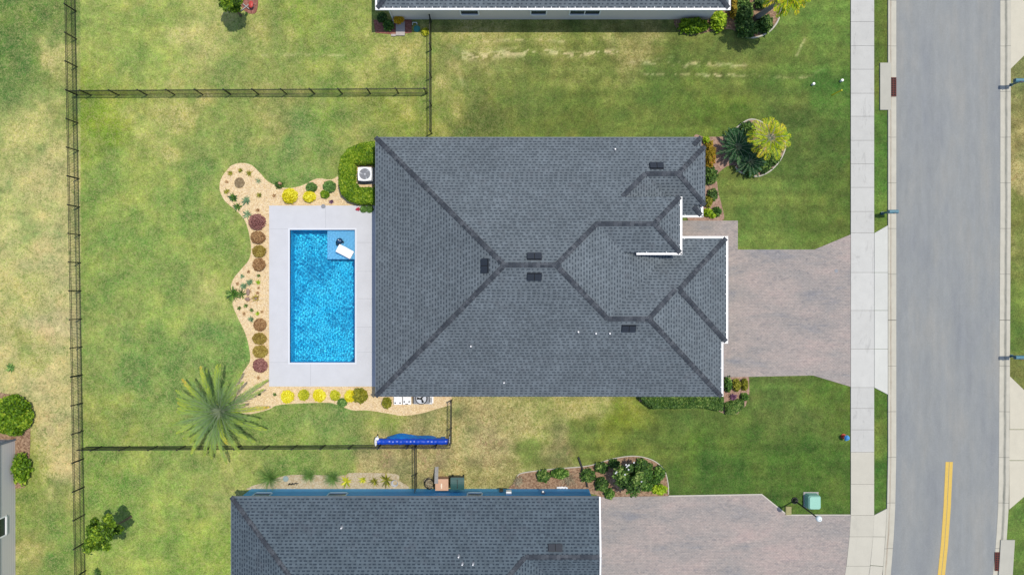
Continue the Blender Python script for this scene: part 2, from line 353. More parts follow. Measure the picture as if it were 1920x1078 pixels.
L['olive'] = m_leaf('olive_leaf', [(0, g(88, 92, 24)), (0.5, g(128, 132, 36)), (1, g(170, 164, 56))])
L['purple'] = m_leaf('purple_leaf', [(0, g(118, 74, 72)), (0.5, g(156, 108, 102)), (1, g(184, 138, 126))])
L['brown'] = m_leaf('bronze_leaf', [(0, g(132, 96, 62)), (0.5, g(168, 130, 90)), (1, g(194, 160, 112))])
L['bronze'] = m_leaf('olive_bronze_leaf', [(0, g(128, 106, 48)), (0.5, g(166, 146, 68)), (1, g(190, 176, 92))])
L['croton'] = m_leaf('croton_leaf', [(0, g(110, 100, 20)), (0.35, g(150, 130, 30)), (0.75, g(176, 150, 46)), (1, g(172, 112, 46))])
L['agave'] = m_leaf('blue_green_leaf', [(0, g(70, 104, 72)), (0.5, g(112, 146, 106)), (1, g(160, 186, 140))])
L['violet'] = m_leaf('violet_leaf', [(0, g(80, 50, 76)), (1, g(136, 96, 124))])
L['flower'] = m_leaf('white_petal', [(0, (0.6, 0.6, 0.62, 1)), (1, (0.8, 0.8, 0.82, 1))])
L['redf'] = m_leaf('red_petal', [(0, g(170, 30, 60)), (1, g(220, 70, 96))])
L['palm'] = m_leaf('palm_leaflet', [(0, g(90, 120, 80)), (0.35, g(122, 152, 92)), (0.60, g(142, 168, 66)), (0.85, g(184, 192, 66)), (1, g(226, 180, 70))], trans=0.25)
L['fanpalm'] = m_leaf('yellow_palm_leaflet', [(0, g(92, 132, 24)), (0.45, g(146, 176, 26)), (0.8, g(204, 208, 40)), (1, g(226, 196, 64))])
L['tree'] = m_leaf('tree_leaf', [(0, g(48, 76, 16)), (0.5, g(84, 118, 24)), (0.85, g(124, 156, 34)), (1, g(168, 190, 56))])
L['twig'] = m_leaf('dry_twig', [(0, g(130, 118, 96)), (1, g(190, 180, 150))])

# ------------------------------------------------------------------ ground
def spline(pts, n=6):
    out = []; k = len(pts)
    for i in range(k):
        p0, p1, p2, p3 = (np.array(pts[(i+j-1) % k], float) for j in range(4))
        for t in np.linspace(0, 1, n, endpoint=False):
            out.append(tuple(0.5*((2*p1)+(-p0+p2)*t+(2*p0-5*p1+4*p2-p3)*t*t+(-p0+3*p1-3*p2+p3)*t**3)))
    return out
def sheet(name, px, z, mat, smooth=False, side=0.05, parent=None, thick=None):
    pts = spline(px) if smooth else px
    q = [P(*p) for p in pts]
    a = sum(q[i][0]*q[(i+1) % len(q)][1]-q[(i+1) % len(q)][0]*q[i][1] for i in range(len(q)))
    if a < 0: q = q[::-1]
    mb = MB(); mb.face([(x, y, z) for x, y in q])
    zb = z-(thick or side)
    for i in range(len(q)):
        a, b = q[i], q[(i+1) % len(q)]; mb.face([(a[0], a[1], zb), (b[0], b[1], zb), (b[0], b[1], z), (a[0], a[1], z)])
    return mb.build(name, mat, parent)

CP = """60 60 84 116 50;30 130 72 110 50;20 60 74 112 48;60 120 92 122 56;100 110 165 165 100;60 250 165 170 100;40 400 165 175 105;80 500 185 178 125;100 620 195 180 140;60 660 160 165 90
60 700 195 180 130;100 760 185 175 120;90 860 140 150 75;125 860 195 178 130;60 900 125 145 65;115 1020 110 140 65;50 1040 150 155 85;110 350 178 172 115;30 560 175 175 105
250 60 145 160 80;300 120 135 158 78;380 100 170 170 100;200 30 150 165 85;500 60 145 150 80;560 30 130 150 65;620 90 140 155 75;700 110 150 158 80;750 100 165 165 90;780 140 140 150 75
180 230 126 148 42;250 220 165 170 90;330 230 165 160 90;200 330 135 155 75;400 260 125 145 75;500 230 150 150 85;560 250 110 140 75;600 210 120 145 65;750 210 140 150 65;350 350 125 150 72
250 450 130 155 75;400 500 135 155 75;380 560 150 160 90;300 600 130 155 75;350 650 115 145 75;200 620 145 160 85;260 720 110 140 70;190 790 155 160 80;620 790 120 145 75;740 790 130 145 70;560 780 120 145 70
400 320 120 145 72;560 310 110 140 70;460 270 130 150 75;440 640 115 148 75;170 500 120 145 70;680 240 135 145 75
200 900 115 145 65;300 900 145 165 80;400 880 140 155 80;260 1030 140 160 75;350 1000 145 165 75;420 920 150 155 90;180 860 110 140 65;380 1060 135 160 70;550 860 105 135 65;650 860 115 140 70;720 860 150 135 95
810 850 145 130 90;800 880 150 135 95;900 790 165 150 105;910 830 155 140 100;870 790 150 145 95;1000 790 155 160 90;1080 770 165 165 95;1150 790 130 145 50;1000 850 120 140 70;1060 850 130 130 85;920 880 150 145 90
1200 830 100 120 55;1300 800 100 125 60;1300 850 85 115 45;1400 880 72 105 42;1500 880 70 105 40;1500 780 100 120 60;1560 760 90 118 48;1450 740 95 120 58;1330 900 75 108 45;1100 830 112 132 62
900 60 150 155 85;1000 80 135 145 75;850 110 140 145 80;900 200 100 115 55;1000 180 105 125 60;1100 200 95 115 52;1200 90 135 138 80;1250 160 95 120 55;1100 130 115 130 65;1350 90 115 130 65;1350 200 90 115 45
1500 80 105 130 60;1550 160 75 115 48;1500 220 85 105 50;1560 350 85 110 48;1450 380 105 130 62;1420 430 110 135 65;1400 350 105 125 60;1560 30 100 130 60;1550 420 90 115 50;1200 240 110 130 62;1000 240 112 130 60
1650 100 95 115 50;1650 300 80 120 50;1650 420 100 130 55;1650 760 80 115 45;1650 830 100 125 55;1650 920 70 110 45
1910 150 120 130 80;1910 250 130 125 75;1910 350 160 145 95;1910 400 120 130 65;1910 600 105 130 60;1910 690 125 130 70;1905 970 100 130 60"""
cp = np.array([[float(v) for v in s.split()] for ln in CP.split('\n') for s in ln.split(';')])
def make_lawn():
    st = 0.115
    xs = np.concatenate([np.linspace(-300, -37, 14)[:-1], np.arange(-37, 37.01, st), np.linspace(37, 300, 14)[1:]])
    ys = np.concatenate([np.linspace(-300, -21.5, 14)[:-1], np.arange(-21.5, 21.51, st), np.linspace(21.5, 300, 14)[1:]])
    X, Y = np.meshgrid(xs, ys); nx, ny = len(xs), len(ys)
    x = X.ravel(); y = Y.ravel(); px = 960+x*PM; py = 539-y*PM
    wx = px+(fbm(x, y, 0.5, 5)-0.5)*110; wy = py+(fbm(x, y, 0.5, 11)-0.5)*110
    wx = np.clip(wx, -20, 1940); wy = np.clip(wy, -20, 1100)
    # keep the two sides of each fence and of the road apart
    zone = lambda a, b: (a < 150)*1 + (a > 1870)*4 + ((a > 1636) & (a < 1672))*8
    zc = zone(cp[:, 0], cp[:, 1]); zv = zone(px, py)
    num = np.zeros((len(x), 3)); den = np.zeros(len(x))
    for i in range(len(cp)):
        d2 = (wx-cp[i, 0])**2+(wy-cp[i, 1])**2+400
        wt = d2**-1.7*np.where(zv == zc[i], 1.0, 0.01); den += wt
        num += wt[:, None]*cp[i, 2:5][None, :]
    rgb = num/den[:, None]
    n1 = fbm(x, y, 0.9, 21, 5); n2 = fbm(x, y, 2.5, 31, 3); rgb *= (1+(n1-0.5)*0.16+(n2-0.5)*0.22)[:, None]; rgb += ((n1-0.5)*(1-0.5*(px > 880)))[:, None]*np.array([75, 38, 26])
    # mowing bands in the front yards
    fr = 1/(1+np.exp(-(px-850)/40)); band = np.sin(y*5.6+0.4*np.sin(x*0.3)+vn(x, y, 0.15, 3)*2)*0.5+(fbm(x*0.04, y*2.2, 1.0, 61, 4)-0.5)*4
    rgb *= (1+fr*band*0.05)[:, None]; rgb *= np.array([1.0, 1.035, 0.98])*(1-fr[:, None])+np.array([1.01, 1.0, 0.96])*fr[:, None]
    wst = (1/(1+np.exp((px-146)/6))*np.clip((rgb[:, 0]-105)/50, 0, 1))[:, None]; rgb *= 1+wst*np.array([0.03, 0.0, 0.02])
    dry = np.clip((rgb[:, 0]-rgb[:, 1]+26)/26, 0, 1)*np.clip((rgb.mean(1)-95)/45, 0, 1); dry = dry*0.9
    dry = np.maximum(dry, 0.26/(1+np.exp((wx-900)/60))+0.08)
    # straw left in raked streaks
    def streak(x0, x1, yc, hw, amt, wig=6, th=0.5):
        k = np.exp(-((py-(yc+wig*(vn(px/60, py*0, 1.0, 7)-0.5)*2))/hw)**2)*((px > x0) & (px < x1))
        k = k*(fbm(x*0.7, y*1.5, 4.2, 41, 4) > th+0.03)
        return k*amt
    s = streak(865, 985, 104, 9, 0.85, 6, 0.47)+streak(985, 1160, 100, 5, 0.85, 5, 0.50)+streak(880, 1060, 78, 2.5, 0.6, 3, 0.45)+streak(1180, 1400, 122, 4, 0.6, 8, 0.56)\
        +streak(1200, 1480, 141, 2.5, 0.45, 3, 0.5)+streak(490, 660, 105, 2.2, 0.5, 2, 0.45)
    for (a, b, c, d, wd_, am) in ((1494, 104, 1509, 75, 2.2, .7), (1498, 147, 1517, 142, 2, .6), (1520, 143, 1546, 127, 1.5, .35), (1284, 126, 1301, 118, 2.5, .75), (1319, 141, 1328, 142, 3, .8), (1340, 140, 1352, 142, 2.8, .8), (1366, 141, 1378, 142, 2.3, .7), (1380, 143, 1400, 144, 1.5, .5),
                                  (1330, 123, 1342, 124, 2, .6), (1352, 121, 1372, 122, 2.5, .6), (845, 85, 873, 111, 3, .4), (857, 125, 868, 158, 4, .45), (1470, 143, 1440, 144, 1.5, .3), (1228, 112, 1262, 108, 1.2, .4), (1455, 145, 1490, 148, 1.5, .35)):
        t_ = np.clip(((px-a)*(c-a)+(py-b)*(d-b))/((c-a)**2+(d-b)**2), 0, 1); dd = np.hypot(px-a-t_*(c-a)+(vn(x, y, 3.0, 8)-.5)*3, py-b-t_*(d-b)+(vn(x, y, 3.0, 9)-.5)*5)
        s = np.maximum(s, am*np.exp(-(dd/wd_)**2)*(0.6+0.4*(fbm(x, y, 5, 43, 2) > .45)))
    s = np.clip(s, 0, 0.85)[:, None]; rgb = rgb*(1-s)+np.array([222, 212, 160])*s
    # bare soil scuffs
    for (a, b, r, k) in ((722, 862, 20, .7), (900, 780, 26, .55), (915, 830, 24, .6), (812, 852, 30, .7), (1062, 853, 20, .5), (845, 120, 14, .3), (100, 640, 22, .4), (98, 800, 22, .5)):
        d = np.exp(-(((px-a)/r)**2+((py-b)/r)**2)); d = d*(fbm(x, y, 1.6, 55, 4) > 0.44)*k
        rgb = rgb*(1-d[:, None])+np.array([168, 142, 112])*d[:, None]
    rgb = np.clip(rgb, 8, 250)/255; ln = np.where(rgb < 0.04045, rgb/12.92, ((rgb+0.055)/1.055)**2.4)/EXPO
    col = np.concatenate([ln, dry[:, None]], 1)
    idx = np.arange(nx*ny).reshape(ny, nx)
    F = np.stack([idx[:-1, :-1], idx[:-1, 1:], idx[1:, 1:], idx[1:, :-1]], -1).reshape(-1, 4)
    cx = (x[F[:, 0]]+x[F[:, 1]])/2; cy = (y[F[:, 0]]+y[F[:, 2]])/2
    a0 = P(543, 431); a1 = P(667, 679)
    keep = ~((cx > a0[0]-0.3) & (cx < a1[0]+0.3) & (cy < a0[1]+0.3) & (cy > a1[1]-0.3)); F = F[keep]
    z = (fbm(x, y, 0.4, 77, 3)-0.5)*0.012
    o = npmesh('lawn', np.stack([x, y, z], 1), F, M['lawn'], col=col, smooth=True); tag(o, kind='structure')
make_lawn()

# road and everything along it: (photo y, road left x, road right x)
RD = [(-2200, 1680, 1875), (-40, 1680, 1875), (0, 1680, 1875), (400, 1680, 1875), (760, 1680, 1873), (850, 1680, 1872.5), (900, 1679, 1872), (950, 1678, 1871), (1000, 1675.5, 1868), (1040, 1672.5, 1865), (1078, 1669.5, 1861), (1130, 1663, 1854), (1250, 1640, 1832), (1500, 1570, 1762), (2200, 1300, 1500)]
def ribbon(name, rows, z0, z1, mat, zs=None):
    mb = MB(); acc = 0
    for i in range(len(rows)-1):
        (ya, la, ra), (yb, lb, rb) = rows[i], rows[i+1]
        A = P(la, ya); B = P(ra, ya); C = P(rb, yb); D = P(lb, yb); d = math.hypot(A[0]-D[0], A[1]-D[1])
        prof = zs or [(0, z0), (1, z1)]
        for j in range(len(prof)-1):
            (t0, za), (t1, zb) = prof[j], prof[j+1]
            q = lambda U, V, t, z: (U[0]+(V[0]-U[0])*t, U[1]+(V[1]-U[1])*t, z)
            mb.face([q(D, C, t0, za), q(D, C, t1, zb), q(A, B, t1, zb), q(A, B, t0, za)], uv=[(t0, -(acc+d)), (t1, -(acc+d)), (t1, -acc), (t0, -acc)])
        acc += d
    return mb.build(name, mat)
tag(ribbon('road', [(a, b-1, c+1) for a, b, c in RD], 0.02, 0.02, M['road'], [(0, 0.02), (0.5, 0.07), (1, 0.02)]), kind='structure')
kl = [(y, l-16, l) for y, l, r in RD]; kr = [(y, r, r+(18.5)) for y, l, r in RD]
tag(ribbon('kerb', kl, 0, 0, M['kerbL'], [(0, -0.02), (0.004, 0.09), (0.2, 0.09), (0.34, 0.025), (1, 0.033), (1.001, -0.02)]), kind='structure')
tag(ribbon('gutter', kr, 0, 0, M['kerbR'], [(0, -0.02), (0.001, 0.033), (0.5, 0.022), (0.66, 0.08), (0.996, 0.09), (1, -0.02)]), kind='structure')

def slabs(name, lines, edge, mat, z=0.07, gap=0.5, tones=None, base=True):
    # a run of concrete slabs between photo rows; edge(y) gives left and right x
    V = []; F = []; T = []
    for i in range(len(lines)-1):
        ya, yb = lines[i]+gap/2, lines[i+1]-gap/2
        (la, ra), (lb, rb) = edge(ya), edge(yb); q = [P(la, ya), P(ra, ya), P(rb, yb), P(lb, yb)]
        n = len(V); V += [(x, y, z) for x, y in q]+[(x, y, z-0.10) for x, y in q]; t = tones[i] if tones else 1+random.uniform(-0.05, 0.03); T += [t]*8
        F += [(n+3, n+2, n+1, n), (n, n+1, n+5, n+4), (n+1, n+2, n+6, n+5), (n+2, n+3, n+7, n+6), (n+3, n, n+4, n+7)]
    o = npmesh(name, V, F, mat, tone=T)
    return tag(o, kind='structure')
def we(y):
    l = 1594.5 if y < 960 else 1594.5-((y-960)/118)**1.6*11; r = 1638 if y < 960 else 1638-((y-960)/118)**1.6*10
    return (l, r)
ups = [y for y in np.arange(-400, -1, 44.4)]+[-3, 42, 87, 131, 176, 219, 264, 308, 352, 397, 437, 511, 582, 654, 726, 765, 805, 847, 907, 965, 1005, 1060, 1110, 1160]
def wt(y): return (1.0 if y < 430 else (1.05 if y < 720 else (1.0 if y < 847 else 0.94)))+random.uniform(-0.03, 0.02)
iu = ups.index(847)
slabs('sidewalk', ups[:iu+1], we, M['walk'], tones=[wt(y) for y in ups[:iu]])
slabs('sidewalk', ups[iu:], we, M['cream2'], tones=[1+random.uniform(-.03, .02) for y in ups[iu:-1]])
slabs('sidewalk_joint_bed', [y+0.7 for y in ups], we, M['joint'], z=0.045, gap=0)
def apron(name, pts, cuts, mat='apron'):
    # concrete between the sidewalk and the kerb, split by joints
    for i in range(len(pts)):
        o = sheet(name, pts[i], 0.075, M[mat], thick=0.1); tag(o, kind='structure')
        at = o.data.attributes.new('tone', 'FLOAT', 'POINT'); at.data.foreach_set('value', [1.03+random.uniform(-.03, .03)]*len(o.data.vertices))
apron('driveway_apron', [[(1638.6, 437.5), (1663.6, 423), (1663.6, 510.7), (1638.6, 510.7)], [(1638.6, 511.3), (1663.6, 511.3), (1663.6, 581.7), (1638.6, 581.7)],
    [(1638.6, 582.3), (1663.6, 582.3), (1663.6, 653.7), (1638.6, 653.7)], [(1638.6, 654.3), (1663.6, 654.3), (1663.6, 739), (1638.6, 726)]], 0)
apron('driveway_apron', [[(1638, 965), (1662, 952.5), (1659, 1005), (1636, 1004.6)], [(1636, 1005.3), (1658.8, 1005.6), (1655, 1060), (1631, 1058)], [(1631, 1059), (1655, 1061), (1648, 1110), (1624, 1110)]], 0, 'cream2')
def creamdrive(px):
    o = sheet('driveway', px, 0.075, M['cream'], thick=0.1); tag(o, kind='structure')
    at = o.data.attributes.new('tone', 'FLOAT', 'POINT'); at.data.foreach_set('value', [1.0]*len(o.data.vertices))
creamdrive([(1893.8, -160), (2100, -160), (2100, -2), (1893.8, -2)]); creamdrive([(1893.8, -1), (2100, -1), (2100, 88), (1920, 104), (1893.8, 130)])
creamdrive([(1892, 705), (1922, 734), (2100, 734), (2100, 804), (1892, 804)]); creamdrive([(1891.7, 805), (2100, 805), (2100, 862), (1891.2, 862)])
creamdrive([(1891.2, 863), (2100, 863), (2100, 928), (1921, 928), (1891, 954)])
tag(sheet('driveway', [(1200, 414), (1383, 414), (1383, 468), (1527, 468), (1594, 440), (1594, 724.5), (1524, 703.5), (1357, 707), (1200, 707)], 0.06, M['paver']), kind='structure')
tag(sheet('driveway', [(1080, 931), (1128, 931), (1428, 926.5), (1475, 965), (1594.3, 965), (1592, 1005), (1583.5, 1078), (1565, 1180), (1080, 1180)], 0.06, M['paver2']), kind='structure')
tag(sheet('driveway_edging', [(1253, 928), (1428, 925), (1476, 963.6), (1594, 963.6), (1594, 965), (1475, 965.6), (1427.4, 927), (1253, 930)], 0.068, M['edge']), kind='structure')
# double yellow line
yl = thing('road_marking', 'double yellow centre line painted on the asphalt', 'road marking', (P(1776, 970)[0], P(1776, 970)[1], 0.07))
def stripe(off):
    mb = MB(); c = [(865, 1778.5), (950, 1774.5), (1020, 1769.5), (1078, 1763.5), (1130, 1756), (1250, 1734)]
    L0 = yl.location
    for i in range(len(c)-1):
        a = P(c[i][1]+off-3.2, c[i][0]); b = P(c[i][1]+off+3.2, c[i][0]); d = P(c[i+1][1]+off+3.2, c[i+1][0]); e = P(c[i+1][1]+off-3.2, c[i+1][0])
        mb.face([(p[0]-L0.x, p[1]-L0.y, 0.008) for p in (e, d, b, a)])
    mb.build('painted_line', M['yellow'], yl)
stripe(-3.6); stripe(3.6)

# planting beds and other ground covers
PB = [(650, 318), (633, 331), (620, 337), (600, 335), (589, 337), (567, 348), (542, 353), (523, 350), (502, 340), (488, 325), (472, 310), (453, 306), (436, 310), (427, 318), (415, 335), (412, 350), (414, 362), (423, 378), (442, 394), (452, 404), (461, 417), (468, 442), (471, 467), (467, 487), (455, 502), (440, 520), (434, 534), (434, 553), (437, 573), (447, 597),
      (461, 627), (468, 656), (469, 676), (461, 690), (446, 711), (434, 735), (436, 762), (462, 776), (502, 768), (518, 760), (543, 757), (584, 755), (620, 755), (641, 762), (663, 769), (690, 769), (729, 775), (755, 779), (788, 775), (816, 767), (838, 761), (847, 759)]
PB = spline([PB[0]]+PB+[PB[-1]])[6:-12]+[(847, 759), (847, 725), (520, 721), (514, 715), (514, 398), (520, 392), (700, 392), (700, 300), (664, 300)]
tag(sheet('pebble_bed', PB, 0.035, M['pebble']), kind='structure')
tag(sheet('mulch_bed', [(1300, 258), (1321, 257), (1358, 256), (1372, 248), (1394, 231), (1407, 225), (1421, 227), (1434, 234), (1462, 250), (1472, 272), (1463, 298), (1446, 318), (1425, 329), (1409, 329), (1386, 321), (1378, 311), (1364, 312), (1351, 321), (1344, 331), (1347, 362), (1353, 385), (1357, 411), (1340, 414), (1290, 414), (1290, 330)], 0.03, M['mulch'], True), kind='structure')
tag(sheet('mulch_bed', [(1340, 707), (1404, 706), (1405, 735), (1398, 760), (1382, 776), (1362, 777), (1335, 765), (1198, 752), (1198, 735), (1330, 735)], 0.03, M['mulch']), kind='structure')
tag(sheet('mulch_bed', [(963, 905), (970, 893), (982, 886), (1040, 879), (1090, 875), (1117, 870), (1149, 860), (1190, 855), (1224, 863), (1245, 882), (1252, 907), (1253, 929), (1230, 930), (1128, 931), (1105, 925), (965, 919)], 0.03, M['mulchb'], True), kind='structure')
tag(sheet('mulch_bed', [(700, 38), (772, 38), (772, 62), (740, 66), (704, 62)], 0.03, M['mulchr']), kind='structure')
tag(sheet('mulch_bed', [(1268, 34), (1335, 34), (1340, -60), (1460, -60), (1462, 20), (1456, 42), (1440, 60), (1418, 70), (1396, 70), (1372, 56), (1340, 58), (1300, 66), (1272, 58)], 0.03, M['mulchb'], True), kind='structure')
tag(sheet('mulch_bed', [(-60, 738), (10, 738), (38, 748), (54, 776), (57, 800), (56, 850), (50, 905), (30, 915), (-60, 915)], 0.03, M['mulchb'], True), kind='structure')
tag(sheet('gravel_bed', [(500, 903), (545, 890), (640, 891), (660, 886), (740, 888), (748, 900), (748, 919), (490, 919), (470, 912)], 0.03, M['sand'], True), kind='structure')
tag(sheet('mulch_bed', [(452, 2), (462, -12), (478, -14), (484, 4), (480, 24), (468, 26), (456, 18)], 0.03, M['mulchr'], True), kind='structure')

def bed_edge(label, px, wdt=0.05, mat='edge'):
    q = spline([px[0]]+px+[px[-1]])[6:-12]; c = P(*q[0]); mb = MB()
    mb.tube([(P(*p)[0]-c[0], P(*p)[1]-c[1], 0.0) for p in q], wdt, 6); o = mb.build('bed_edging', M[mat]); o.location = (c[0], c[1], 0.03); tag(o, label, 'edging', 'pale edging of the planting beds')
bed_edge('pale curved edging round the front bed with the palm', [(1370, 249), (1394, 230), (1407, 224.5), (1421, 226.5), (1434, 233), (1462, 249), (1472.5, 272), (1464, 298), (1446, 319), (1425, 330), (1409, 330), (1386, 322), (1378, 312)])
bed_edge('pale edging of the long mulch bed by the blue house', [(970, 892), (982, 885.5), (1040, 878.5), (1090, 874.5), (1117, 869.5), (1149, 859.5), (1190, 854.5), (1224, 862.5), (1245, 881), (1252.5, 907), (1253, 928)], .035)
bed_edge('pale edging of the bed with the leaning palm at the top', [(1462.5, -4), (1463, 20), (1457, 42), (1441, 60.5), (1418, 70.5), (1396, 70.5)], .06)
# ------------------------------------------------------------------ swimming pool and deck
D0 = P(505.5, 386); D1 = P(737, 724); A0 = P(544, 431); A1 = P(666.5, 679.5)
DZ = 0.10
mb = MB()
for (x0, x1, y0, y1) in ((D0[0], A0[0], D1[1], D0[1]), (A1[0], D1[0], D1[1], D0[1]), (A0[0], A1[0], A0[1], D0[1]), (A0[0], A1[0], D1[1], A1[1])):
    mb.box(x0, x1, y0, y1, -0.12, DZ)
tag(mb.build('pool_deck', M['deck']), kind='structure')
mb = MB(); gp = [P(700, y)[1] for y in (455, 509, 560, 613, 660)]   # sawn joints in the deck
for y in gp: mb.box(A1[0]+0.05, D1[0]-0.3, y-0.006, y+0.006, DZ+0.001, DZ+0.004)
for x in (P(600, 0)[0], P(560, 0)[0]-1.6): pass
mb.box(P(611, 0)[0], P(611, 0)[0]+0.012, A0[1]+0.02, D0[1]-0.03, DZ+0.001, DZ+0.004); mb.box(P(583, 0)[0], P(583, 0)[0]+0.012, D1[1]+0.03, A1[1]-0.02, DZ+0.001, DZ+0.004)
mb.box(D0[0]+0.03, A0[0]-0.02, P(0, 430)[1], P(0, 430)[1]+0.012, DZ+0.001, DZ+0.004); mb.box(D0[0]+0.03, A0[0]-0.02, P(0, 679)[1], P(0, 679)[1]+0.012, DZ+0.001, DZ+0.004)
tag(mb.build('deck_joint', plain('deck_joint_filler', K(178, 182, 188), 0.9)), kind='structure')
pool = thing('swimming_pool', 'rectangular swimming pool with rippled bright blue water set in pale deck', 'swimming pool', ((A0[0]+A1[0])/2, (A0[1]+A1[1])/2, 0))
cx, cy = pool.location.x, pool.location.y; hx = (A1[0]-A0[0])/2; hy = (A0[1]-A1[1])/2; PD = -1.35
m = N('pool_plaster'); c = m.mix(m.ramp(m.noise(1.6, 4, 0.7), [(0.35, 0.0), (0.65, 1.0)]), (0.025, 0.52, 0.82, 1), (0.07, 0.64, 0.90, 1)); c = m.mix(1.0, c, m.ramp(m.noise(26, 2, 0.7), [(0.3, 0.9), (0.7, 1.1)]), 'MULTIPLY')
M['plaster'] = m.done(c, 0.8, 0.2)
mb = MB(); T = 0.0
mb.face([(-hx, -hy, PD), (hx, -hy, PD), (hx, hy, PD), (-hx, hy, PD)])
for a, b in (((-hx, -hy), (-hx, hy)), ((-hx, hy), (hx, hy)), ((hx, hy), (hx, -hy)), ((hx, -hy), (-hx, -hy))):
    mb.face([(a[0], a[1], PD), (b[0], b[1], PD), (b[0], b[1], DZ-0.035), (a[0], a[1], DZ-0.035)])
shell = mb.build('pool_shell', M['plaster'], pool)
LX = P(614.5, 0, -0.3)[0]-cx; LY = P(0, 486, -0.3)[1]-cy
mb = MB(); mb.box(LX, hx-0.002, LY, hy-0.002, PD+0.001, -0.28)
ledge = mb.build('tanning_ledge', plain('ledge_plaster', (0.22, 0.56, 0.86, 1), 0.8, var=0.12, sc=9), pool)  # colour mottling painted in place of light ripples, ledge too shallow to focus them
mb = MB(); s = 0.42
for (k, z) in ((s, -0.75), (s*0.62, -0.42)):
    n = len(mb.v); mb.v += [(hx-0.003, -hy+0.003, z), (hx-0.003, -hy+k, z), (hx-k, -hy+0.003, z), (hx-0.003, -hy+0.003, PD+.001), (hx-0.003, -hy+k, PD+.001), (hx-k, -hy+0.003, PD+.001)]
    mb.f += [(n, n+1, n+2), (n+1, n+4, n+5, n+2)]; mb.m += [0, 0]
mb.build('corner_step', plain('step_plaster', (0.10, 0.44, 0.68, 1), 0.8, var=0.1), pool)
mb = MB(); cw = 0.10; zc = DZ+0.012
for (x0, x1, y0, y1) in ((-hx-cw, -hx+.01, -hy-cw, hy+cw), (hx-.01, hx+cw, -hy-cw, hy+cw), (-hx+.01, hx-.01, hy-.01, hy+cw), (-hx+.01, hx-.01, -hy-cw, -hy+.01)):
    mb.box(x0, x1, y0, y1, DZ-0.03, zc)
mb.build('coping', M['coping'], pool)
nx, ny = 280, 560; gx = np.linspace(-hx, hx, nx); gy = np.linspace(-hy, hy, ny); GX, GY = np.meshgrid(gx, gy); GZ = np.zeros_like(GX)
rw = np.random.default_rng(5)
for i in range(34):
    lam = rw.uniform(0.10, 0.24); th = rw.uniform(0, 2*math.pi); k = 2*math.pi/lam
    GZ += 0.00068*(lam/0.2)**1.5*np.sin(k*(GX*math.cos(th)+GY*math.sin(th))+rw.uniform(0, 6.28))
GZ *= 0.6+0.8*vn(GX.ravel(), GY.ravel(), 0.6, 4).reshape(GX.shape)
idx = np.arange(nx*ny).reshape(ny, nx); F = np.stack([idx[:-1, :-1], idx[:-1, 1:], idx[1:, 1:], idx[1:, :-1]], -1).reshape(-1, 4)
m = N('pool_water'); m.done((0.80, 0.97, 1.0, 1), 0.0, 0.5); m.b.inputs['Transmission Weight'].default_value = 1.0; m.b.inputs['IOR'].default_value = 1.33
water = npmesh('water', np.stack([GX.ravel(), GY.ravel(), GZ.ravel()+0.0], 1), F, m.m, pool, smooth=True)
for o, a in ((water, 'is_caustics_caster'), (shell, 'is_caustics_receiver'), (ledge, 'is_caustics_receiver')):
    try: setattr(o.cycles, a, True)
    except Exception as e: print('caustics', e)

# ------------------------------------------------------------------ houses
PT = 0.4167
def roofmesh(name, polys, mat, parent, o0):
    mb = MB()
    for pts, fn in polys:
        q = [Vector((x-o0[0], y-o0[1], fn(x, y))) for x, y in pts]
        nrm = Vector((0, 0, 0))
        for i in range(len(q)): nrm += q[i].cross(q[(i+1) % len(q)])
        if nrm.z < 0: q = q[::-1]; nrm = -nrm
        nrm.normalize(); al = Vector((0, 0, 1)).cross(nrm).normalized(); up = nrm.cross(al)
        off = Vector((o0[0], o0[1], 0))
        mb.face(q, uv=[((p+off).dot(al), (p+off).dot(up)) for p in q])
    return mb.build(name, mat, parent)
def caps(lines, parent, o0, wd=0.30):
    for (a, b, za, zb) in lines:
        A = Vector((a[0]-o0[0], a[1]-o0[1], za)); B = Vector((b[0]-o0[0], b[1]-o0[1], zb)); d = (B-A); Ln = d.length; d.normalize()
        s = d.cross(Vector((0, 0, 1))).normalized(); flat = abs(za-zb) < 0.02
        mb = MB(); dr = 0.42*wd*(1.0 if flat else 0.62); nseg = max(1, int(round(Ln/0.24)))
        for k in range(nseg):
            p = A+d*(Ln*k/nseg); q = A+d*(Ln*(k+1)/nseg); lo = 0.028; hi = 0.048
            c0 = p+Vector((0, 0, lo)); c1 = q+Vector((0, 0, hi)); t = random.choice([0.05, 0.35, 0.65, 0.95])+k*0.3
            for sg in (-1, 1):
                e0 = p+s*sg*wd/2+Vector((0, 0, lo-dr*0.5)); e1 = q+s*sg*wd/2+Vector((0, 0, hi-dr*0.5))
                v0, v1 = 0.3*(k*7 % 13+0.1), 0.3*(k*7 % 13+0.9)
                f = [c0, e0, e1, c1] if sg > 0 else [e0, c0, c1, e1]
                mb.face(f, uv=[(sg, v0), (sg, v0), (sg, v1), (sg, v1)]); 
            mb.face([p+s*wd/2+Vector((0, 0, hi-dr*.5)), q+s*0.001, p-s*wd/2+Vector((0, 0, hi-dr*.5))], uv=[(0, 0.31)]*3)
        yield mb.build('ridge_cap', M['cap'], parent)
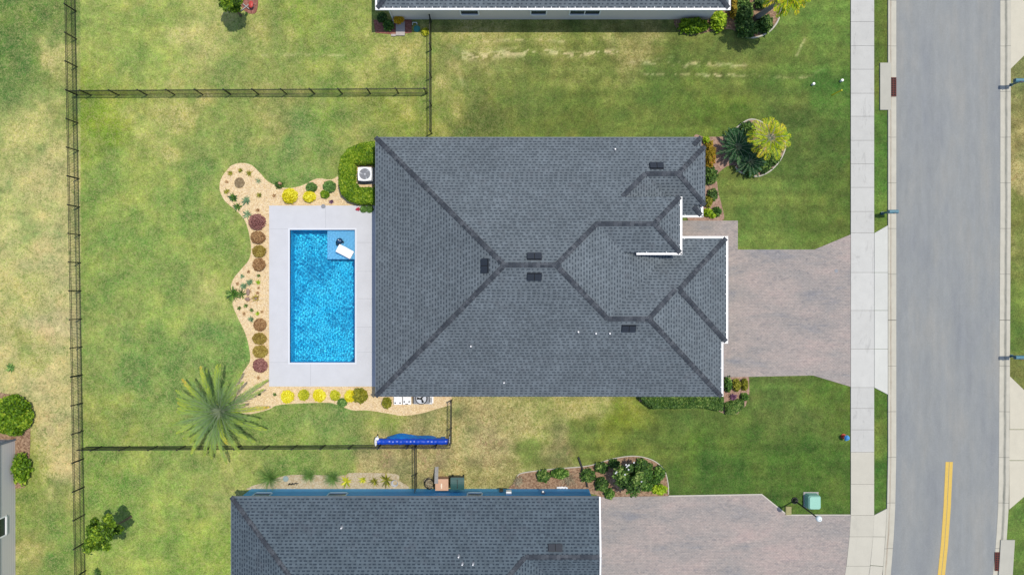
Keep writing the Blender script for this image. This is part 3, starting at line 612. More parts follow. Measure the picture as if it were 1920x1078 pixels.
def gutter(a, b, z, out, parent, o0, hang=1.2, ticks=True):
    # open trough on the eave from a to b; out = outward direction
    mb = MB(); a = Vector((a[0]-o0[0], a[1]-o0[1], z)); b = Vector((b[0]-o0[0], b[1]-o0[1], z)); o = Vector((out[0], out[1], 0))
    wd = 0.115; h = 0.11
    mb.bar(a+o*0.008-Vector((0, 0, h/2-.01)), b+o*0.008-Vector((0, 0, h/2-.01)), 0.012, h)
    mb.bar(a+o*wd-Vector((0, 0, h/2-.01)), b+o*wd-Vector((0, 0, h/2-.01)), 0.02, h)
    mb.bar(a+o*wd/2-Vector((0, 0, 0.022)), b+o*wd/2-Vector((0, 0, 0.022)), wd-0.03, 0.01)
    L = (b-a).length; d = (b-a).normalized()
    for e in (a+d*.01, b-d*.01): mb.bar(e+o*.02-Vector((0, 0, .045)), e+o*(wd-.012)-Vector((0, 0, .045)), 0.015, 0.09)
    if ticks:
        k = 0.6
        while k < L: mb.bar(a+d*k-o*0.07+Vector((0, 0, 0.03)), a+d*k+o*(wd-.012)+Vector((0, 0, .004)), 0.03, 0.012); k += hang
    return mb.build('gutter', M['white'], parent)
def eave(edges, parent, o0, z=2.7, h=0.16, mat=None):
    mb = MB()
    for (a, b) in edges: mb.bar((a[0]-o0[0], a[1]-o0[1], z-h/2-0.004), (b[0]-o0[0], b[1]-o0[1], z-h/2-0.004), 0.03, h)
    return mb.build('fascia', mat or M['trim'], parent)
def flat(name, pts, z, mat, parent, o0):
    mb = MB(); mb.face([(x-o0[0], y-o0[1], z) for x, y in pts]); return mb.build(name, mat, parent)
def walls(pts, z, mat, parent, o0):
    mb = MB(); q = [(x-o0[0], y-o0[1]) for x, y in pts]
    for i in range(len(q)):
        a, b = q[i], q[(i+1) % len(q)]; mb.face([(a[0], a[1], -0.1), (b[0], b[1], -0.1), (b[0], b[1], z), (a[0], a[1], z)])
    return mb.build('wall', mat, parent)
def window(c, wdt, z0, z1, face, parent, o0, frm='white', split=1, name='window'):
    # window on a wall; c = centre on wall plane, face = outward direction ('N','S','E','W')
    x, y = c[0]-o0[0], c[1]-o0[1]; e = {'N': (0, 1), 'S': (0, -1), 'E': (1, 0), 'W': (-1, 0)}[face]
    def bx(mb, u0, u1, d0, d1, za, zb):
        if face in 'NS':
            ys = sorted((y+e[1]*d0, y+e[1]*d1)); mb.box(x+u0, x+u1, ys[0], ys[1], za, zb)
        else:
            xs = sorted((x+e[0]*d0, x+e[0]*d1)); mb.box(xs[0], xs[1], y+u0, y+u1, za, zb)
    h = wdt/2; t = 0.09; mb = MB()
    bx(mb, -h-t, -h, 0.003, 0.06, z0-t, z1+t); bx(mb, h, h+t, 0.003, 0.06, z0-t, z1+t)
    bx(mb, -h, h, 0.003, 0.06, z1, z1+t); bx(mb, -h, h, 0.003, 0.09, z0-t, z0)
    wd = mb.build(name, M[frm], parent)
    mb = MB(); bx(mb, -h+.003, h-.003, 0.004, 0.02, z0+.003, z1-.003); mb.build('pane', M['glass'], wd)
    mb = MB()
    bx(mb, -h+.004, h-.004, 0.022, 0.045, (z0+z1)/2-.02, (z0+z1)/2+.02)
    for i in range(1, split): u = -h+wdt*i/split; bx(mb, u-.03, u+.03, 0.022, 0.05, z0+.004, z1-.004)
    mb.build('sash', M[frm], wd)
    return wd
def boxvent(px, py, fn, face, parent, o0):
    # low off-ridge vent lying on the slope, in two halves
    x, y = 0, 0; z = 5.0
    for _ in range(6): x, y = P(px, py, z); z = fn(x, y)
    mb = MB(); mb.box(-0.40, 0.40, -0.20, 0.20, 0.0, 0.10, 1); mb.box(-0.42, -0.022, -0.205, 0.20, 0.10, 0.125); mb.box(0.022, 0.42, -0.205, 0.20, 0.10, 0.125)
    mb.box(-0.022, 0.022, -0.205, 0.20, 0.085, 0.102, 1); mb.box(-0.44, 0.44, -0.19, 0.24, -0.005, 0.012)
    o = mb.build('roof_vent', [M['vent'], M['ventd']], parent); an = math.atan(PT)
    rz = {'S': 0, 'N': math.pi, 'W': -math.pi/2, 'E': math.pi/2}[face]
    o.rotation_mode = 'XYZ'; o.location = (x-o0[0], y-o0[1], z)
    from mathutils import Matrix
    o.rotation_euler = (Matrix.Rotation(rz, 3, 'Z') @ Matrix.Rotation(an, 3, 'X')).to_euler()
def pipe(px, py, fn, parent, o0, hh=0.28):
    z = 4.0
    for _ in range(6): x, y = P(px, py, z); z = fn(x, y)
    mb = MB(); mb.cyl((0, 0), 0.11, -0.05, 0.07, 12, 0.07, mi=1); mb.cyl((0, 0), 0.042, 0.02, hh, 12)
    o = mb.build('vent_pipe', [M['white'], M['grey']], parent); o.location = (x-o0[0], y-o0[1], z)

# --- the main house
Tt, Bb, Ll = 9.46, -6.86, -8.605; ze = 2.7
N0 = lambda x, y: ze+PT*(Tt-y); S0 = lambda x, y: ze+PT*(y-Bb); W0 = lambda x, y: ze+PT*(x-Ll)
rz0 = ze+PT*8.16; E0 = lambda x, y: rz0-PT*(x-2.57)
SA = lambda x, y: 5.058-PT*(3.8-y); EA = lambda x, y: 5.058-PT*(x-8.5)
SCp = lambda x, y: 3.725-PT*(7-y); E1 = lambda x, y: 3.725-PT*(x-8.21); EC = lambda x, y: 3.725-PT*(x-10.25); EE = lambda x, y: ze+PT*(11.93-x)
EB = lambda x, y: ze+PT*(13.2-x); NB = lambda x, y: ze+PT*(3.1-y); ED = lambda x, y: ze+PT*(13.5-x); SD = lambda x, y: ze+PT*(y+3.4)
hs = (2.0, 1.3)
house = thing('house', 'grey shingled hip roof house in the middle, beside the swimming pool', 'house', (hs[0], hs[1], 0))
rp = [([(Ll, Tt), (-.445, 1.3), (2.57, 1.3), (5.07, 3.8), (8.5, 3.8), (10.2, 5.5), (6.71, 5.5), (8.21, 7.0), (10.25, 7.0), (12.1, 8.85), (11.32, 8.85), (11.93, Tt)], N0),
      ([(Ll, Bb), (13.2, Bb), (8.22, -1.88), (5.75, -1.88), (2.57, 1.3), (-.445, 1.3)], S0), ([(Ll, Bb), (-.445, 1.3), (Ll, Tt)], W0),
      ([(2.57, 1.3), (5.75, -1.88), (10.03, 2.4), (6.77, 2.4), (6.77, 2.1), (5.07, 3.8)], E0),
      ([(5.07, 3.8), (6.77, 2.1), (10.2, 2.1), (8.5, 3.8)], SA), ([(8.5, 3.8), (10.2, 2.1), (10.2, 5.5)], EA),
      ([(8.21, 7), (10.01, 5.2), (10.01, 4.54), (11.93, 4.54), (11.32, 5.15), (12.1, 5.15), (10.25, 7)], SCp),
      ([(8.21, 7.0), (6.71, 5.5), (6.71, 5.2), (10.01, 5.2)], E1), ([(10.25, 7), (12.1, 5.15), (12.1, 8.85)], EC),
      ([(11.93, Tt), (11.32, 8.85), (11.93, 8.85)], EE), ([(11.93, 4.54), (11.93, 5.15), (11.32, 5.15)], EE),
      ([(8.22, -1.88), (13.2, Bb), (13.2, -3.4), (9.95, -.15)], EB), ([(5.75, -1.88), (8.22, -1.88), (9.95, -.15), (10.25, -.15), (13.5, 3.1), (9.9, 3.1), (10.03, 2.4)], NB),
      ([(10.25, -.15), (13.5, -3.4), (13.5, 3.1)], ED), ([(9.95, -.15), (13.2, -3.4), (13.5, -3.4), (10.25, -.15)], SD)]
roof = roofmesh('roof', rp, M['roof'], house, hs)
cl = [((Ll, Tt), (-.445, 1.3), N0), ((Ll, Bb), (-.445, 1.3), S0), ((-.445, 1.3), (2.57, 1.3), N0), ((5.07, 3.8), (2.57, 1.3), N0), ((5.75, -1.88), (2.57, 1.3), S0),
      ((5.07, 3.8), (8.5, 3.8), N0), ((10.2, 5.5), (8.5, 3.8), EA), ((10.2, 2.1), (8.5, 3.8), SA), ((6.71, 5.5), (8.21, 7.0), E1), ((8.21, 7), (10.25, 7), N0),
      ((12.1, 8.85), (10.25, 7), EC), ((12.1, 5.15), (10.25, 7), EC), ((11.93, Tt), (11.40, 8.93), EE), ((11.93, 4.54), (11.40, 5.07), EE), ((5.75, -1.88), (8.22, -1.88), S0), ((13.2, Bb), (8.22, -1.88), S0),
      ((8.22, -1.88), (10.0, -.12), NB), ((13.5, 3.1), (10.2, -.15), NB), ((13.5, -3.4), (10.25, -.15), ED)]
for o in caps([(a, b, f(*a), f(*b)) for a, b, f in cl], roof, hs): pass
eave([((Ll, Bb), (Ll, Tt)), ((Ll, Tt), (11.93, Tt)), ((11.93, Tt), (11.93, 8.85)), ((Ll, Bb), (13.2, Bb)), ((13.2, Bb), (13.2, -3.4)), ((13.5, -3.4), (13.5, 3.1)), ((13.2, -3.4), (13.5, -3.4)), ((9.9, 3.1), (13.5, 3.1)), ((11.93, 4.54), (11.93, 5.15)), ((10.0, 4.54), (11.93, 4.54))], house, hs)
eave([((12.1, 5.15), (12.1, 8.85)), ((11.93, 8.85), (12.1, 8.85)), ((11.93, 5.15), (12.1, 5.15))], house, hs, 2.95); eave([((10.2, 2.1), (10.2, 5.5)), ((7.5, 2.1), (10.2, 2.1))], house, hs, 4.345)
gutter((13.2, Bb), (13.2, -3.42), ze, (1, 0), roof, hs); gutter((13.5, -3.42), (13.5, 3.12), ze, (1, 0), roof, hs); gutter((13.25, -3.4), (13.62, -3.4), ze, (0, -1), roof, hs, ticks=False); gutter((10.25, 3.1), (13.62, 3.1), ze, (0, 1), roof, hs)
gutter((10.2, 1.98), (10.2, 5.5), 4.345, (1, 0), roof, hs); gutter((7.55, 2.1), (10.32, 2.1), 4.345, (0, -1), roof, hs); gutter((10.3, 4.54), (12.05, 4.54), ze, (0, -1), roof, hs); gutter((11.93, 4.42), (11.93, 5.15), ze, (1, 0), roof, hs)
sof = [(Ll+.02, Bb+.02), (13.18, Bb+.02), (13.18, -3.38), (13.48, -3.38), (13.48, 3.08), (9.95, 3.08), (9.95, 4.56), (11.91, 4.56), (11.91, Tt-.02), (Ll+.02, Tt-.02)]
flat('soffit', sof[::-1], 2.545, M['white'], house, hs)
wl = [(-8.25, -6.5), (12.85, -6.5), (12.85, -3.0), (13.1, -3.0), (13.1, 2.75), (9.9, 2.75), (9.9, 4.9), (11.6, 4.9), (11.6, 9.1), (-8.25, 9.1)]
walls(wl, 2.54, M['housewall'], house, hs); walls([(7.0, 2.45), (9.85, 2.45), (9.85, 5.15), (7.0, 5.15)], 4.3, M['housewall'], house, hs)
flat('soffit', [(6.9, 2.12), (6.9, 5.48), (10.18, 5.48), (10.18, 2.12)], 4.18, M['white'], house, hs)
for (px, py, f, fc) in ((909.5, 498.5, W0, 'W'), (1002, 481, N0, 'N'), (1002, 518.5, S0, 'S'), (1179, 615.5, S0, 'S'), (1231, 311.5, N0, 'N')): boxvent(px, py, f, fc, roof, hs)
for (px, py, f) in ((883, 649, S0), (945, 717, S0), (1084, 622, S0), (1117, 625, S0), (1143, 625, S0), (1153, 281, N0)): pipe(px, py, f, roof, hs, 0.2)
mb = MB(); mb.box(13.105-hs[0], 13.14-hs[0], -2.5-hs[1], 2.4-hs[1], 0.08, 2.3); gd = mb.build('garage_door', M['garage'], house)
mb = MB()
for k in range(1, 4): mb.box(13.141-hs[0], 13.146-hs[0], -2.48-hs[1], 2.38-hs[1], 0.08+k*0.555, 0.10+k*0.555)
mb.build('panel_groove', M['grey'], gd)
mb = MB(); mb.box(9.905-hs[0], 9.95-hs[0], 3.2-hs[1], 4.2-hs[1], 0.08, 2.2); fd = mb.build('front_door', plain('door_paint', (0.08, 0.05, 0.03, 1), 0.4), house)
mb = MB(); mb.box(9.951-hs[0], 10.0-hs[0], 3.3-hs[1], 3.35-hs[1], 1.0, 1.25); mb.build('handle', M['black'], fd)
for c, wd_, f in (((11.6, 7.4), 1.6, 'E'), ((-2, 9.1), 1.2, 'N'), ((5, 9.1), 1.6, 'N'), ((-4, -6.5), 1.2, 'S'), ((3, -6.5), 1.6, 'S'), ((9.5, -6.5), 1.0, 'S'), ((-8.25, 7.6), 1.2, 'W')): window(c, wd_, 0.9, 2.1, f, house, hs)
window((-8.25, 1.0), 5.0, 0.15, 2.25, 'W', house, hs, split=3, name='sliding_door')

# --- south neighbour
hs2 = (-6.0, -20.0); sT, sB, sL, sR = -13.18, -27.0, -17.71, 5.48
h2 = thing('house', 'grey shingled house with blue siding wall at the bottom of the photo', 'house', (hs2[0], hs2[1], 0))
sN = lambda x, y: ze+PT*(sT-y); sS = lambda x, y: ze+PT*(y-sB); sW = lambda x, y: ze+PT*(x-sL); ym = (sT+sB)/2; yr = -16.45; zr = ze+PT*(sT-yr)
xe = 0.8-(yr-ym); sE = lambda x, y: zr-PT*(x-0.8); sC = lambda x, y: zr-PT*(yr-y)
vx = 0.8+(yr-(yr-(zr-ze)/PT))
rp = [([(sL, sT), (sL+sT-ym, ym), (xe, ym), (0.8, yr), (sR-.13, yr), (sR, sT)], sN), ([(sL, sB), (sR-1.4, sB), (xe, ym), (sL+sT-ym, ym)], sS), ([(sL, sT), (sL+sT-ym, ym), (sL, sB)], sW),
      ([(xe, ym), (0.8, yr), (4.07, yr-3.27), (sR-1.4, sB)], sE), ([(0.8, yr), (sR-.13, yr), (sR, yr-3.27), (4.07, yr-3.27)], sC)]
r2 = roofmesh('roof', rp, M['roofS'], h2, hs2)
for o in caps([((sL, sT), (sL+sT-ym, ym), ze, sN(0, ym)), ((sL, sB), (sL+sT-ym, ym), ze, sN(0, ym)), ((sL+sT-ym, ym), (xe, ym), sN(0, ym), sN(0, ym)), ((0.8, yr), (xe, ym), zr, sN(0, ym)), ((0.8, yr), (sR-.13, yr), zr, zr)], r2, hs2): pass
eave([((sL, sT), (sL, sB)), ((sL, sT), (sR, sT)), ((sL, sB), (sR-1.4, sB))], h2, hs2, mat=M['grey'])
mb = MB()
for (a, b) in (((sR, sT), (sR-.13, yr)), ((sR-.13, yr), (sR, yr-3.27))):
    mb.bar((a[0]+.05-hs2[0], a[1]-hs2[1], sN(0, a[1])-0.02 if a[1] > yr-.1 else ze), (b[0]+.05-hs2[0], b[1]-hs2[1], (sN(0, b[1]) if b[1] > yr-.1 else ze)-0.02), 0.10, 0.16)
mb.build('bargeboard', M['white'], h2)
flat('soffit', [(sL+.02, sT-.02), (sR-.02, sT-.02), (sR-.02, yr-3.2), (4.05, yr-3.2), (4.05, sB+.02), (sL+.02, sB+.02)], 2.545, M['white'], h2, hs2)
walls([(-17.45, -26.7), (4.0, -26.7), (4.0, -19.7), (5.13, -19.7), (5.13, -13.46), (-17.45, -13.46)], 2.54, M['bluewall'], h2, hs2)
mb = MB(); mb.face([(5.13-hs2[0], -13.46-hs2[1], 2.54), (5.13-hs2[0], yr-hs2[1], zr-.1), (5.13-hs2[0], -19.6-hs2[1], 2.54)]); mb.build('gable_wall', M['bluewall'], h2)
for px, wd_ in ((491, 1.0), (632, 1.1), (890, 0.85)):
    window((P(px, 924, 1.5)[0], -13.46), wd_, 1.15, 2.1, 'N', h2, hs2, 'frameblue')
boxvent(1041, 1026, sN, 'N', r2, hs2)
for px, py in ((641, 988), (860, 1042), (867, 1056), (887, 1056)): pipe(px, py, sN, r2, hs2, 0.22)
x, y = P(954, 921, 1.2); mb = MB(); mb.box(x-.17-hs2[0], x+.17-hs2[0], -13.455-hs2[1], -13.25-hs2[1], 1.0, 1.4); mb.build('meter_box', M['white'], h2)
x, y = P(1018, 920, 1.0); mb = MB(); mb.box(x-.1-hs2[0], x+.1-hs2[0], -13.455-hs2[1], -13.36-hs2[1], 0.9, 1.25); mb.cyl((x-hs2[0], -13.34-hs2[1]), 0.06, 1.0, 1.12, 12, mi=1); mb.build('meter', [M['grey'], M['white']], h2)
x, y = P(940, 918, 0.5); mb = MB(); mb.box(x-.12-hs2[0], x+.12-hs2[0], -13.455-hs2[1], -13.33-hs2[1], 0.4, 0.8); mb.build('junction_box', M['black'], h2)

# --- north neighbour
hs3 = (2.5, 24.0); nL, nR, nB, nT = -8.50, 13.66, 17.60, 32.0
h3 = thing('house', 'pale grey stuccoed house with white gutters at the top of the photo', 'house', (hs3[0], hs3[1], 0))
nS = lambda x, y: ze+PT*(y-nB); nN = lambda x, y: ze+PT*(nT-y); nW = lambda x, y: ze+PT*(x-nL); nE = lambda x, y: ze+PT*(nR-x); hm = (nT-nB)/2
r3 = roofmesh('roof', [([(nL, nB), (nR, nB), (nR-hm, nB+hm), (nL+hm, nB+hm)], nS), ([(nL, nT), (nR, nT), (nR-hm, nB+hm), (nL+hm, nB+hm)], nN), ([(nL, nB), (nL, nT), (nL+hm, nB+hm)], nW), ([(nR, nB), (nR, nT), (nR-hm, nB+hm)], nE)], M['roof'], h3, hs3)
for o in caps([((nL, nB), (nL+hm, nB+hm), ze, nS(0, nB+hm)), ((nR, nB), (nR-hm, nB+hm), ze, nS(0, nB+hm)), ((nL, nT), (nL+hm, nB+hm), ze, nS(0, nB+hm)), ((nR, nT), (nR-hm, nB+hm), ze, nS(0, nB+hm)), ((nL+hm, nB+hm), (nR-hm, nB+hm), nS(0, nB+hm), nS(0, nB+hm))], r3, hs3): pass
eave([((nL, nB), (nR, nB)), ((nL, nB), (nL, nT)), ((nR, nB), (nR, nT)), ((nL, nT), (nR, nT))], h3, hs3)
gutter((nL-.12, nB), (nR+.12, nB), ze, (0, -1), r3, hs3, 0.5); gutter((nL, nB), (nL, nT), ze, (-1, 0), r3, hs3); gutter((nR, nB), (nR, nT), ze, (1, 0), r3, hs3)
flat('soffit', [(nL+.02, nT-.02), (nR-.02, nT-.02), (nR-.02, nB+.02), (nL+.02, nB+.02)], 2.545, M['white'], h3, hs3)
walls([(-8.0, 17.93), (13.2, 17.93), (13.2, 31.6), (-8.0, 31.6)], 2.54, M['greywall'], h3, hs3)
for px, wd_, sp in ((880, 1.1, 1), (1010, 0.95, 1), (1097, 1.9, 2)): window((P(px, 27, 1.4)[0], 17.93), wd_, 0.93, 2.1, 'S', h3, hs3, 'bright', split=sp)
x, y = -7.93, 17.88; mb = MB(); mb.tube([(x-hs3[0], 17.55-hs3[1], 2.6), (x-hs3[0], 17.85-hs3[1], 2.35), (x-hs3[0], 17.87-hs3[1], 0.25), (x-hs3[0], 17.6-hs3[1], 0.12)], 0.045, 8); mb.build('downpipe', M['white'], h3)

# --- west neighbour
hs4 = (-38.0, -16.0)
h4 = thing('house', 'grey lap sided house at the left edge of the photo', 'house', (hs4[0], hs4[1], 0))
walls([(-44, -10.15), (-44, -24), (-33.25, -24), (-33.25, -10.15)], 2.54, M['siding'], h4, hs4)
window((-33.25, -15.6), 1.15, 0.95, 2.1, 'E', h4, hs4)
rp = [([(-44.3, -9.8), (-32.9, -9.8), (-38.6, -15.5), (-38.6, -15.5001)], lambda x, y: ze+PT*(-9.8-y)), ([(-32.9, -9.8), (-32.9, -24.4), (-38.6, -18.7), (-38.6, -15.5)], lambda x, y: ze+PT*(-32.9-x)),
      ([(-44.3, -9.8), (-38.6, -15.5), (-38.6, -18.7), (-44.3, -24.4)], lambda x, y: ze+PT*(x+44.3)), ([(-44.3, -24.4), (-38.6, -18.7), (-32.9, -24.4)], lambda x, y: ze+PT*(y+24.4))]
roofmesh('roof', rp, M['roof'], h4, hs4); eave([((-32.9, -9.8), (-32.9, -24.4)), ((-44.3, -9.8), (-32.9, -9.8))], h4, hs4)
mb = MB(); mb.box(-33.30-hs4[0], -33.19-hs4[0], -10.22-hs4[1], -10.10-hs4[1], -0.05, 2.54); mb.build('corner_board', M['trim'], h4)

# ------------------------------------------------------------------ fences
def fence(label, a, b, step=1.87, posts=None, start=0.0, hh=1.2):
    A = Vector((*P(*a), 0)); B = Vector((*P(*b), 0)); d = B-A; Ln = d.length; d.normalize(); rz = math.atan2(d.y, d.x)
    r = thing('fence', label, 'fence', tuple(A), 'black metal picket fences round the yards', rz)
    for z in (0.15, hh-0.17, hh-0.02):
        mb = MB(); mb.box(0, Ln, -0.012, 0.012, z-0.012, z+0.012); mb.build('rail', M['black'], r)
    mb = MB(); k = 0.05
    while k < Ln: mb.box(k-0.0095, k+0.0095, -0.0095, 0.0095, 0.06, hh-0.038); k += 0.1
    mb.build('pickets', M['black'], r)
    mb0 = MB(); mb0.box(-0.033, 0.033, -0.033, 0.033, -0.05, hh+0.04); mb0.box(-0.042, 0.042, -0.042, 0.042, hh+0.04, hh+0.06); p0 = mb0.build('post', M['black'], r)
    p0.location = (start, 0, 0); k = start+step
    while k < Ln+0.1:
        p = p0.copy(); COL.objects.link(p); p.parent = r; p.location = (min(k, Ln), 0, 0); k += step
fence('long black picket fence down the left side of the yards', (141, -90), (162.5, 1150), start=0.25)
fence('black picket fence between the top left yard and the pool yard', (146, 179.5), (804, 175.5), start=0.9)
fence('black picket fence running up from the pool house to the top house', (809.5, 251), (809, 42))
fence('black picket fence along the bottom of the pool yard, behind the palm', (163, 836.5), (846.5, 832.5), start=1.0)
fence('short black picket fence at the right end of the blue pool cover', (847.5, 749), (847, 831))
fence('short black picket fence from the pool yard down to the blue house', (781.5, 834), (782, 914))

# ------------------------------------------------------------------ foliage builders
def quads(C, S, up=0.6, asp=1.7, rg=rng):
    n = len(C); nr = rg.normal(size=(n, 3)); nr /= np.linalg.norm(nr, axis=1)[:, None]; nr[:, 2] = np.abs(nr[:, 2]); nr += np.array([0, 0, up]); nr /= np.linalg.norm(nr, axis=1)[:, None]
    t = np.cross(nr, rg.normal(size=(n, 3))); t /= np.linalg.norm(t, axis=1)[:, None]; b = np.cross(nr, t); S = np.asarray(S)[:, None]
    V = np.stack([C-t*S*asp/2, C-b*S/2+nr*S*0.12, C+t*S*asp/2, C+b*S/2+nr*S*0.12], 1).reshape(-1, 3)
    return V, np.arange(4*n).reshape(n, 4)
def tones(n, rg=rng): return np.clip(rg.beta(2.0, 2.0, n), 0, 1)
def puff(c, rx, ry, rz, n, rg=rng, shell=0.72, jit=0.10, flat_bottom=True):
    d = rg.normal(size=(n, 3)); d /= np.linalg.norm(d, axis=1)[:, None]
    if flat_bottom: d[:, 2] = np.abs(d[:, 2])*1.0-0.12
    r = shell+(1-shell)*rg.random(n)**0.6; r = r*(1+jit*np.sin(d[:, 0]*7+c[0]*3)*np.cos(d[:, 1]*8+c[1]*5)+jit*rg.normal(size=n)*0.5)
    return np.array(c)+d*r[:, None]*np.array([rx, ry, rz])
def shrub(name, label, cat, px, py, r, h, leaf, n=420, ry=None, group=None, lf=0.085, jit=0.07, tonebias=0.0, round_=True, up=0.7):
    # r in photo pixels, h in metres
    rx = r/PM/1.02; ry_ = (ry or r)/PM/1.02; x, y = P(px, py, h*0.6)
    root = thing(name, label, cat, (x, y, 0.03), group); rr = np.random.default_rng(int(px*31+py*7))
    C = puff((0, 0, h*0.28), rx, ry_, h*0.72, n, rr, 0.78, jit)
    # clumps give light and dark patches
    cc = rr.normal(size=(9, 3))*np.array([rx, ry_, h*0.5])*0.7+np.array([0, 0, h*.5]); ct = rr.uniform(-0.22, 0.22, 9)
    k = np.argmin(((C[:, None, :]-cc[None])**2).sum(2), 1); t = np.clip(tones(n, rr)+ct[k]+tonebias, 0, 1)
    V, F = quads(C, lf*rr.uniform(0.7, 1.35, n), up, 1.6, rr)
    # inner dense leaves so nothing bare shows through
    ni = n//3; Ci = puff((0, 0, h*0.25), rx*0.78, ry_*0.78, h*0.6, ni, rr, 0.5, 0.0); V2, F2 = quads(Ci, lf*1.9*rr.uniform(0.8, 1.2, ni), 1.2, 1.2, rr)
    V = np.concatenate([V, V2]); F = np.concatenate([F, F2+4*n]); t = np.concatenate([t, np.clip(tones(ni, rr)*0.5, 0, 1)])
    V[:, 2] = np.maximum(V[:, 2], 0.01)
    npmesh('foliage', V, F, L[leaf], root, tone=np.repeat(t, 4))
    mb = MB()
    for i in range(4):
        a = rr.uniform(0, 6.28); mb.tube([(0.02*math.cos(a), 0.02*math.sin(a), -0.03), (rx*.35*math.cos(a), ry_*.35*math.sin(a), h*0.5)], [0.02, 0.008], 5)
    mb.build('stem', M['bark'], root); return root
def blades(rays, wid, seg=4):
    # rays: list of (base, azimuth, length, start elevation, droop, width, tone)
    V = []; F = []; T = []
    for (b, az, ln, el, dr, wd, tn) in rays:
        p = np.array(b, float); e = el; n0 = len(V); side = np.array([-math.sin(az), math.cos(az), 0]); st = ln/seg
        for i in range(seg+1):
            ww = wd*(0.55+0.9*(i/seg) if i < seg*0.5 else 1.0*(1-(i/seg-0.5)*1.9))*0.5; ww = max(ww, 0.002)
            V.append(p-side*ww); V.append(p+side*ww); T += [tn, tn]
            p = p+np.array([math.cos(az)*math.cos(e), math.sin(az)*math.cos(e), math.sin(e)])*st; e -= dr/seg
        for i in range(seg): q = n0+2*i; F.append((q, q+1, q+3, q+2))
    return np.array(V), np.array(F), np.array(T)
def rosette(name, label, cat, px, py, r, leaf, n=14, el=0.6, dr=0.9, wd=0.05, group=None, tb=0.0, h=0.03):
    x, y = P(px, py, 0.15); rr = np.random.default_rng(int(px*13+py*5)); ln = r/PM/0.85
    rays = [((0.01*math.cos(a), 0.01*math.sin(a), 0), a+rr.uniform(-.2, .2), ln*rr.uniform(0.7, 1.1), el+rr.uniform(-.2, .35), dr, wd*rr.uniform(.8, 1.2), float(np.clip(rr.random()+tb, 0, 1))) for a in np.linspace(0, 6.283, n, endpoint=False)]
    V, F, T = blades(rays, wd); V[:, 2] = np.maximum(V[:, 2], -0.0); o = npmesh(name, V, F, L[leaf], tone=T); o.location = (x, y, 0.04); tag(o, label, cat, group); return o
def palm(name, label, px, py, zc, R_, nf, leaf, base=None, leaflet=0.45, nl=26, lw=0.035, tr=0.16, els=(0.9, -0.1), dr=1.0, ybias=0.0, kind_tone='outer', cat='palm tree', side=(.5, .85)):
    # feather palm seen from above: crown centre at (px,py) at height zc
    x, y = P(px, py, zc); rr = np.random.default_rng(int(px+py*3)); root = thing(name, label, cat, (x, y, 0))
    V = []; F = []; T = []; rv = MB()
    for i in range(nf):
        az = 2*math.pi*(i*0.618034)+rr.uniform(-.12, .12); q = i/nf; el = els[0]+(els[1]-els[0])*q+rr.uniform(-.1, .1)
        ln = R_*rr.uniform(0.86, 1.12)*(0.78+0.3*q); seg = 9; p = np.array([0.06*math.cos(az), 0.06*math.sin(az), zc]); e = el; pts = [p.copy()]; st = ln/seg; tans = []
        az2 = az
        for s_ in range(seg):
            t = np.array([math.cos(az2)*math.cos(e), math.sin(az2)*math.cos(e), math.sin(e)]); tans.append(t); p = p+t*st; pts.append(p.copy()); e -= dr*(0.5+s_/seg)/seg; az2 += rr.uniform(-.03, .03)
        rv.tube([(v[0], v[1], v[2]+.015) for v in pts], [0.026*(1-k/seg*0.85) for k in range(seg+1)], 4)
        ft = rr.uniform(-.12, .12)+(0.25 if rr.random() < 0.12 else 0)
        for k in range(nl):
            f = 0.19+0.81*k/(nl-1); u = f*seg; j = min(int(u), seg-1); fr = u-j; c = pts[j]*(1-fr)+pts[j+1]*fr; t = tans[j]
            sd = np.cross(t, [0, 0, 1.0]); sd /= np.linalg.norm(sd); upv = np.cross(sd, t)
            ll = leaflet*math.sin(math.pi*min(1, f*0.80+0.16))**0.7*rr.uniform(.85, 1.1)
            for sg in (-1, 1):
                d = t*rr.uniform(.6, .95)+sd*sg*rr.uniform(*side)+upv*rr.uniform(-.05, 0.45); d /= np.linalg.norm(d); tip = c+d*ll+np.array([0, 0, -0.16*ll]); mid = c+d*ll*0.45
                wv = np.cross(d, upv); wv /= np.linalg.norm(wv); n0 = len(V); V += [c, mid-wv*lw/2, tip, mid+wv*lw/2]; F.append((n0, n0+1, n0+2, n0+3))
                tn = float(np.clip((0.18+0.52*f if kind_tone == 'outer' else rr.random()*0.8)+ft+ybias+rr.uniform(-.10, .10)+0.15*q, 0, 1)); T += [tn]*4
    npmesh('crown', V, F, L[leaf], root, tone=T); rv.build('frond_ribs', plain('frond_rib', K(150, 166, 134), 0.6), root)
    bx, by = (P(*base) if base else (x, y)); mb = MB(); k = 10
    mb.tube([((bx-x)*(1-i/k)**1.5, (by-y)*(1-i/k)**1.5, -0.05+(zc-0.3)*i/k) for i in range(k+1)], [tr*(1.25-0.35*i/k+0.06*(i % 2)) for i in range(k+1)], 12); mb.build('trunk', M['barkg'], root)
    return root
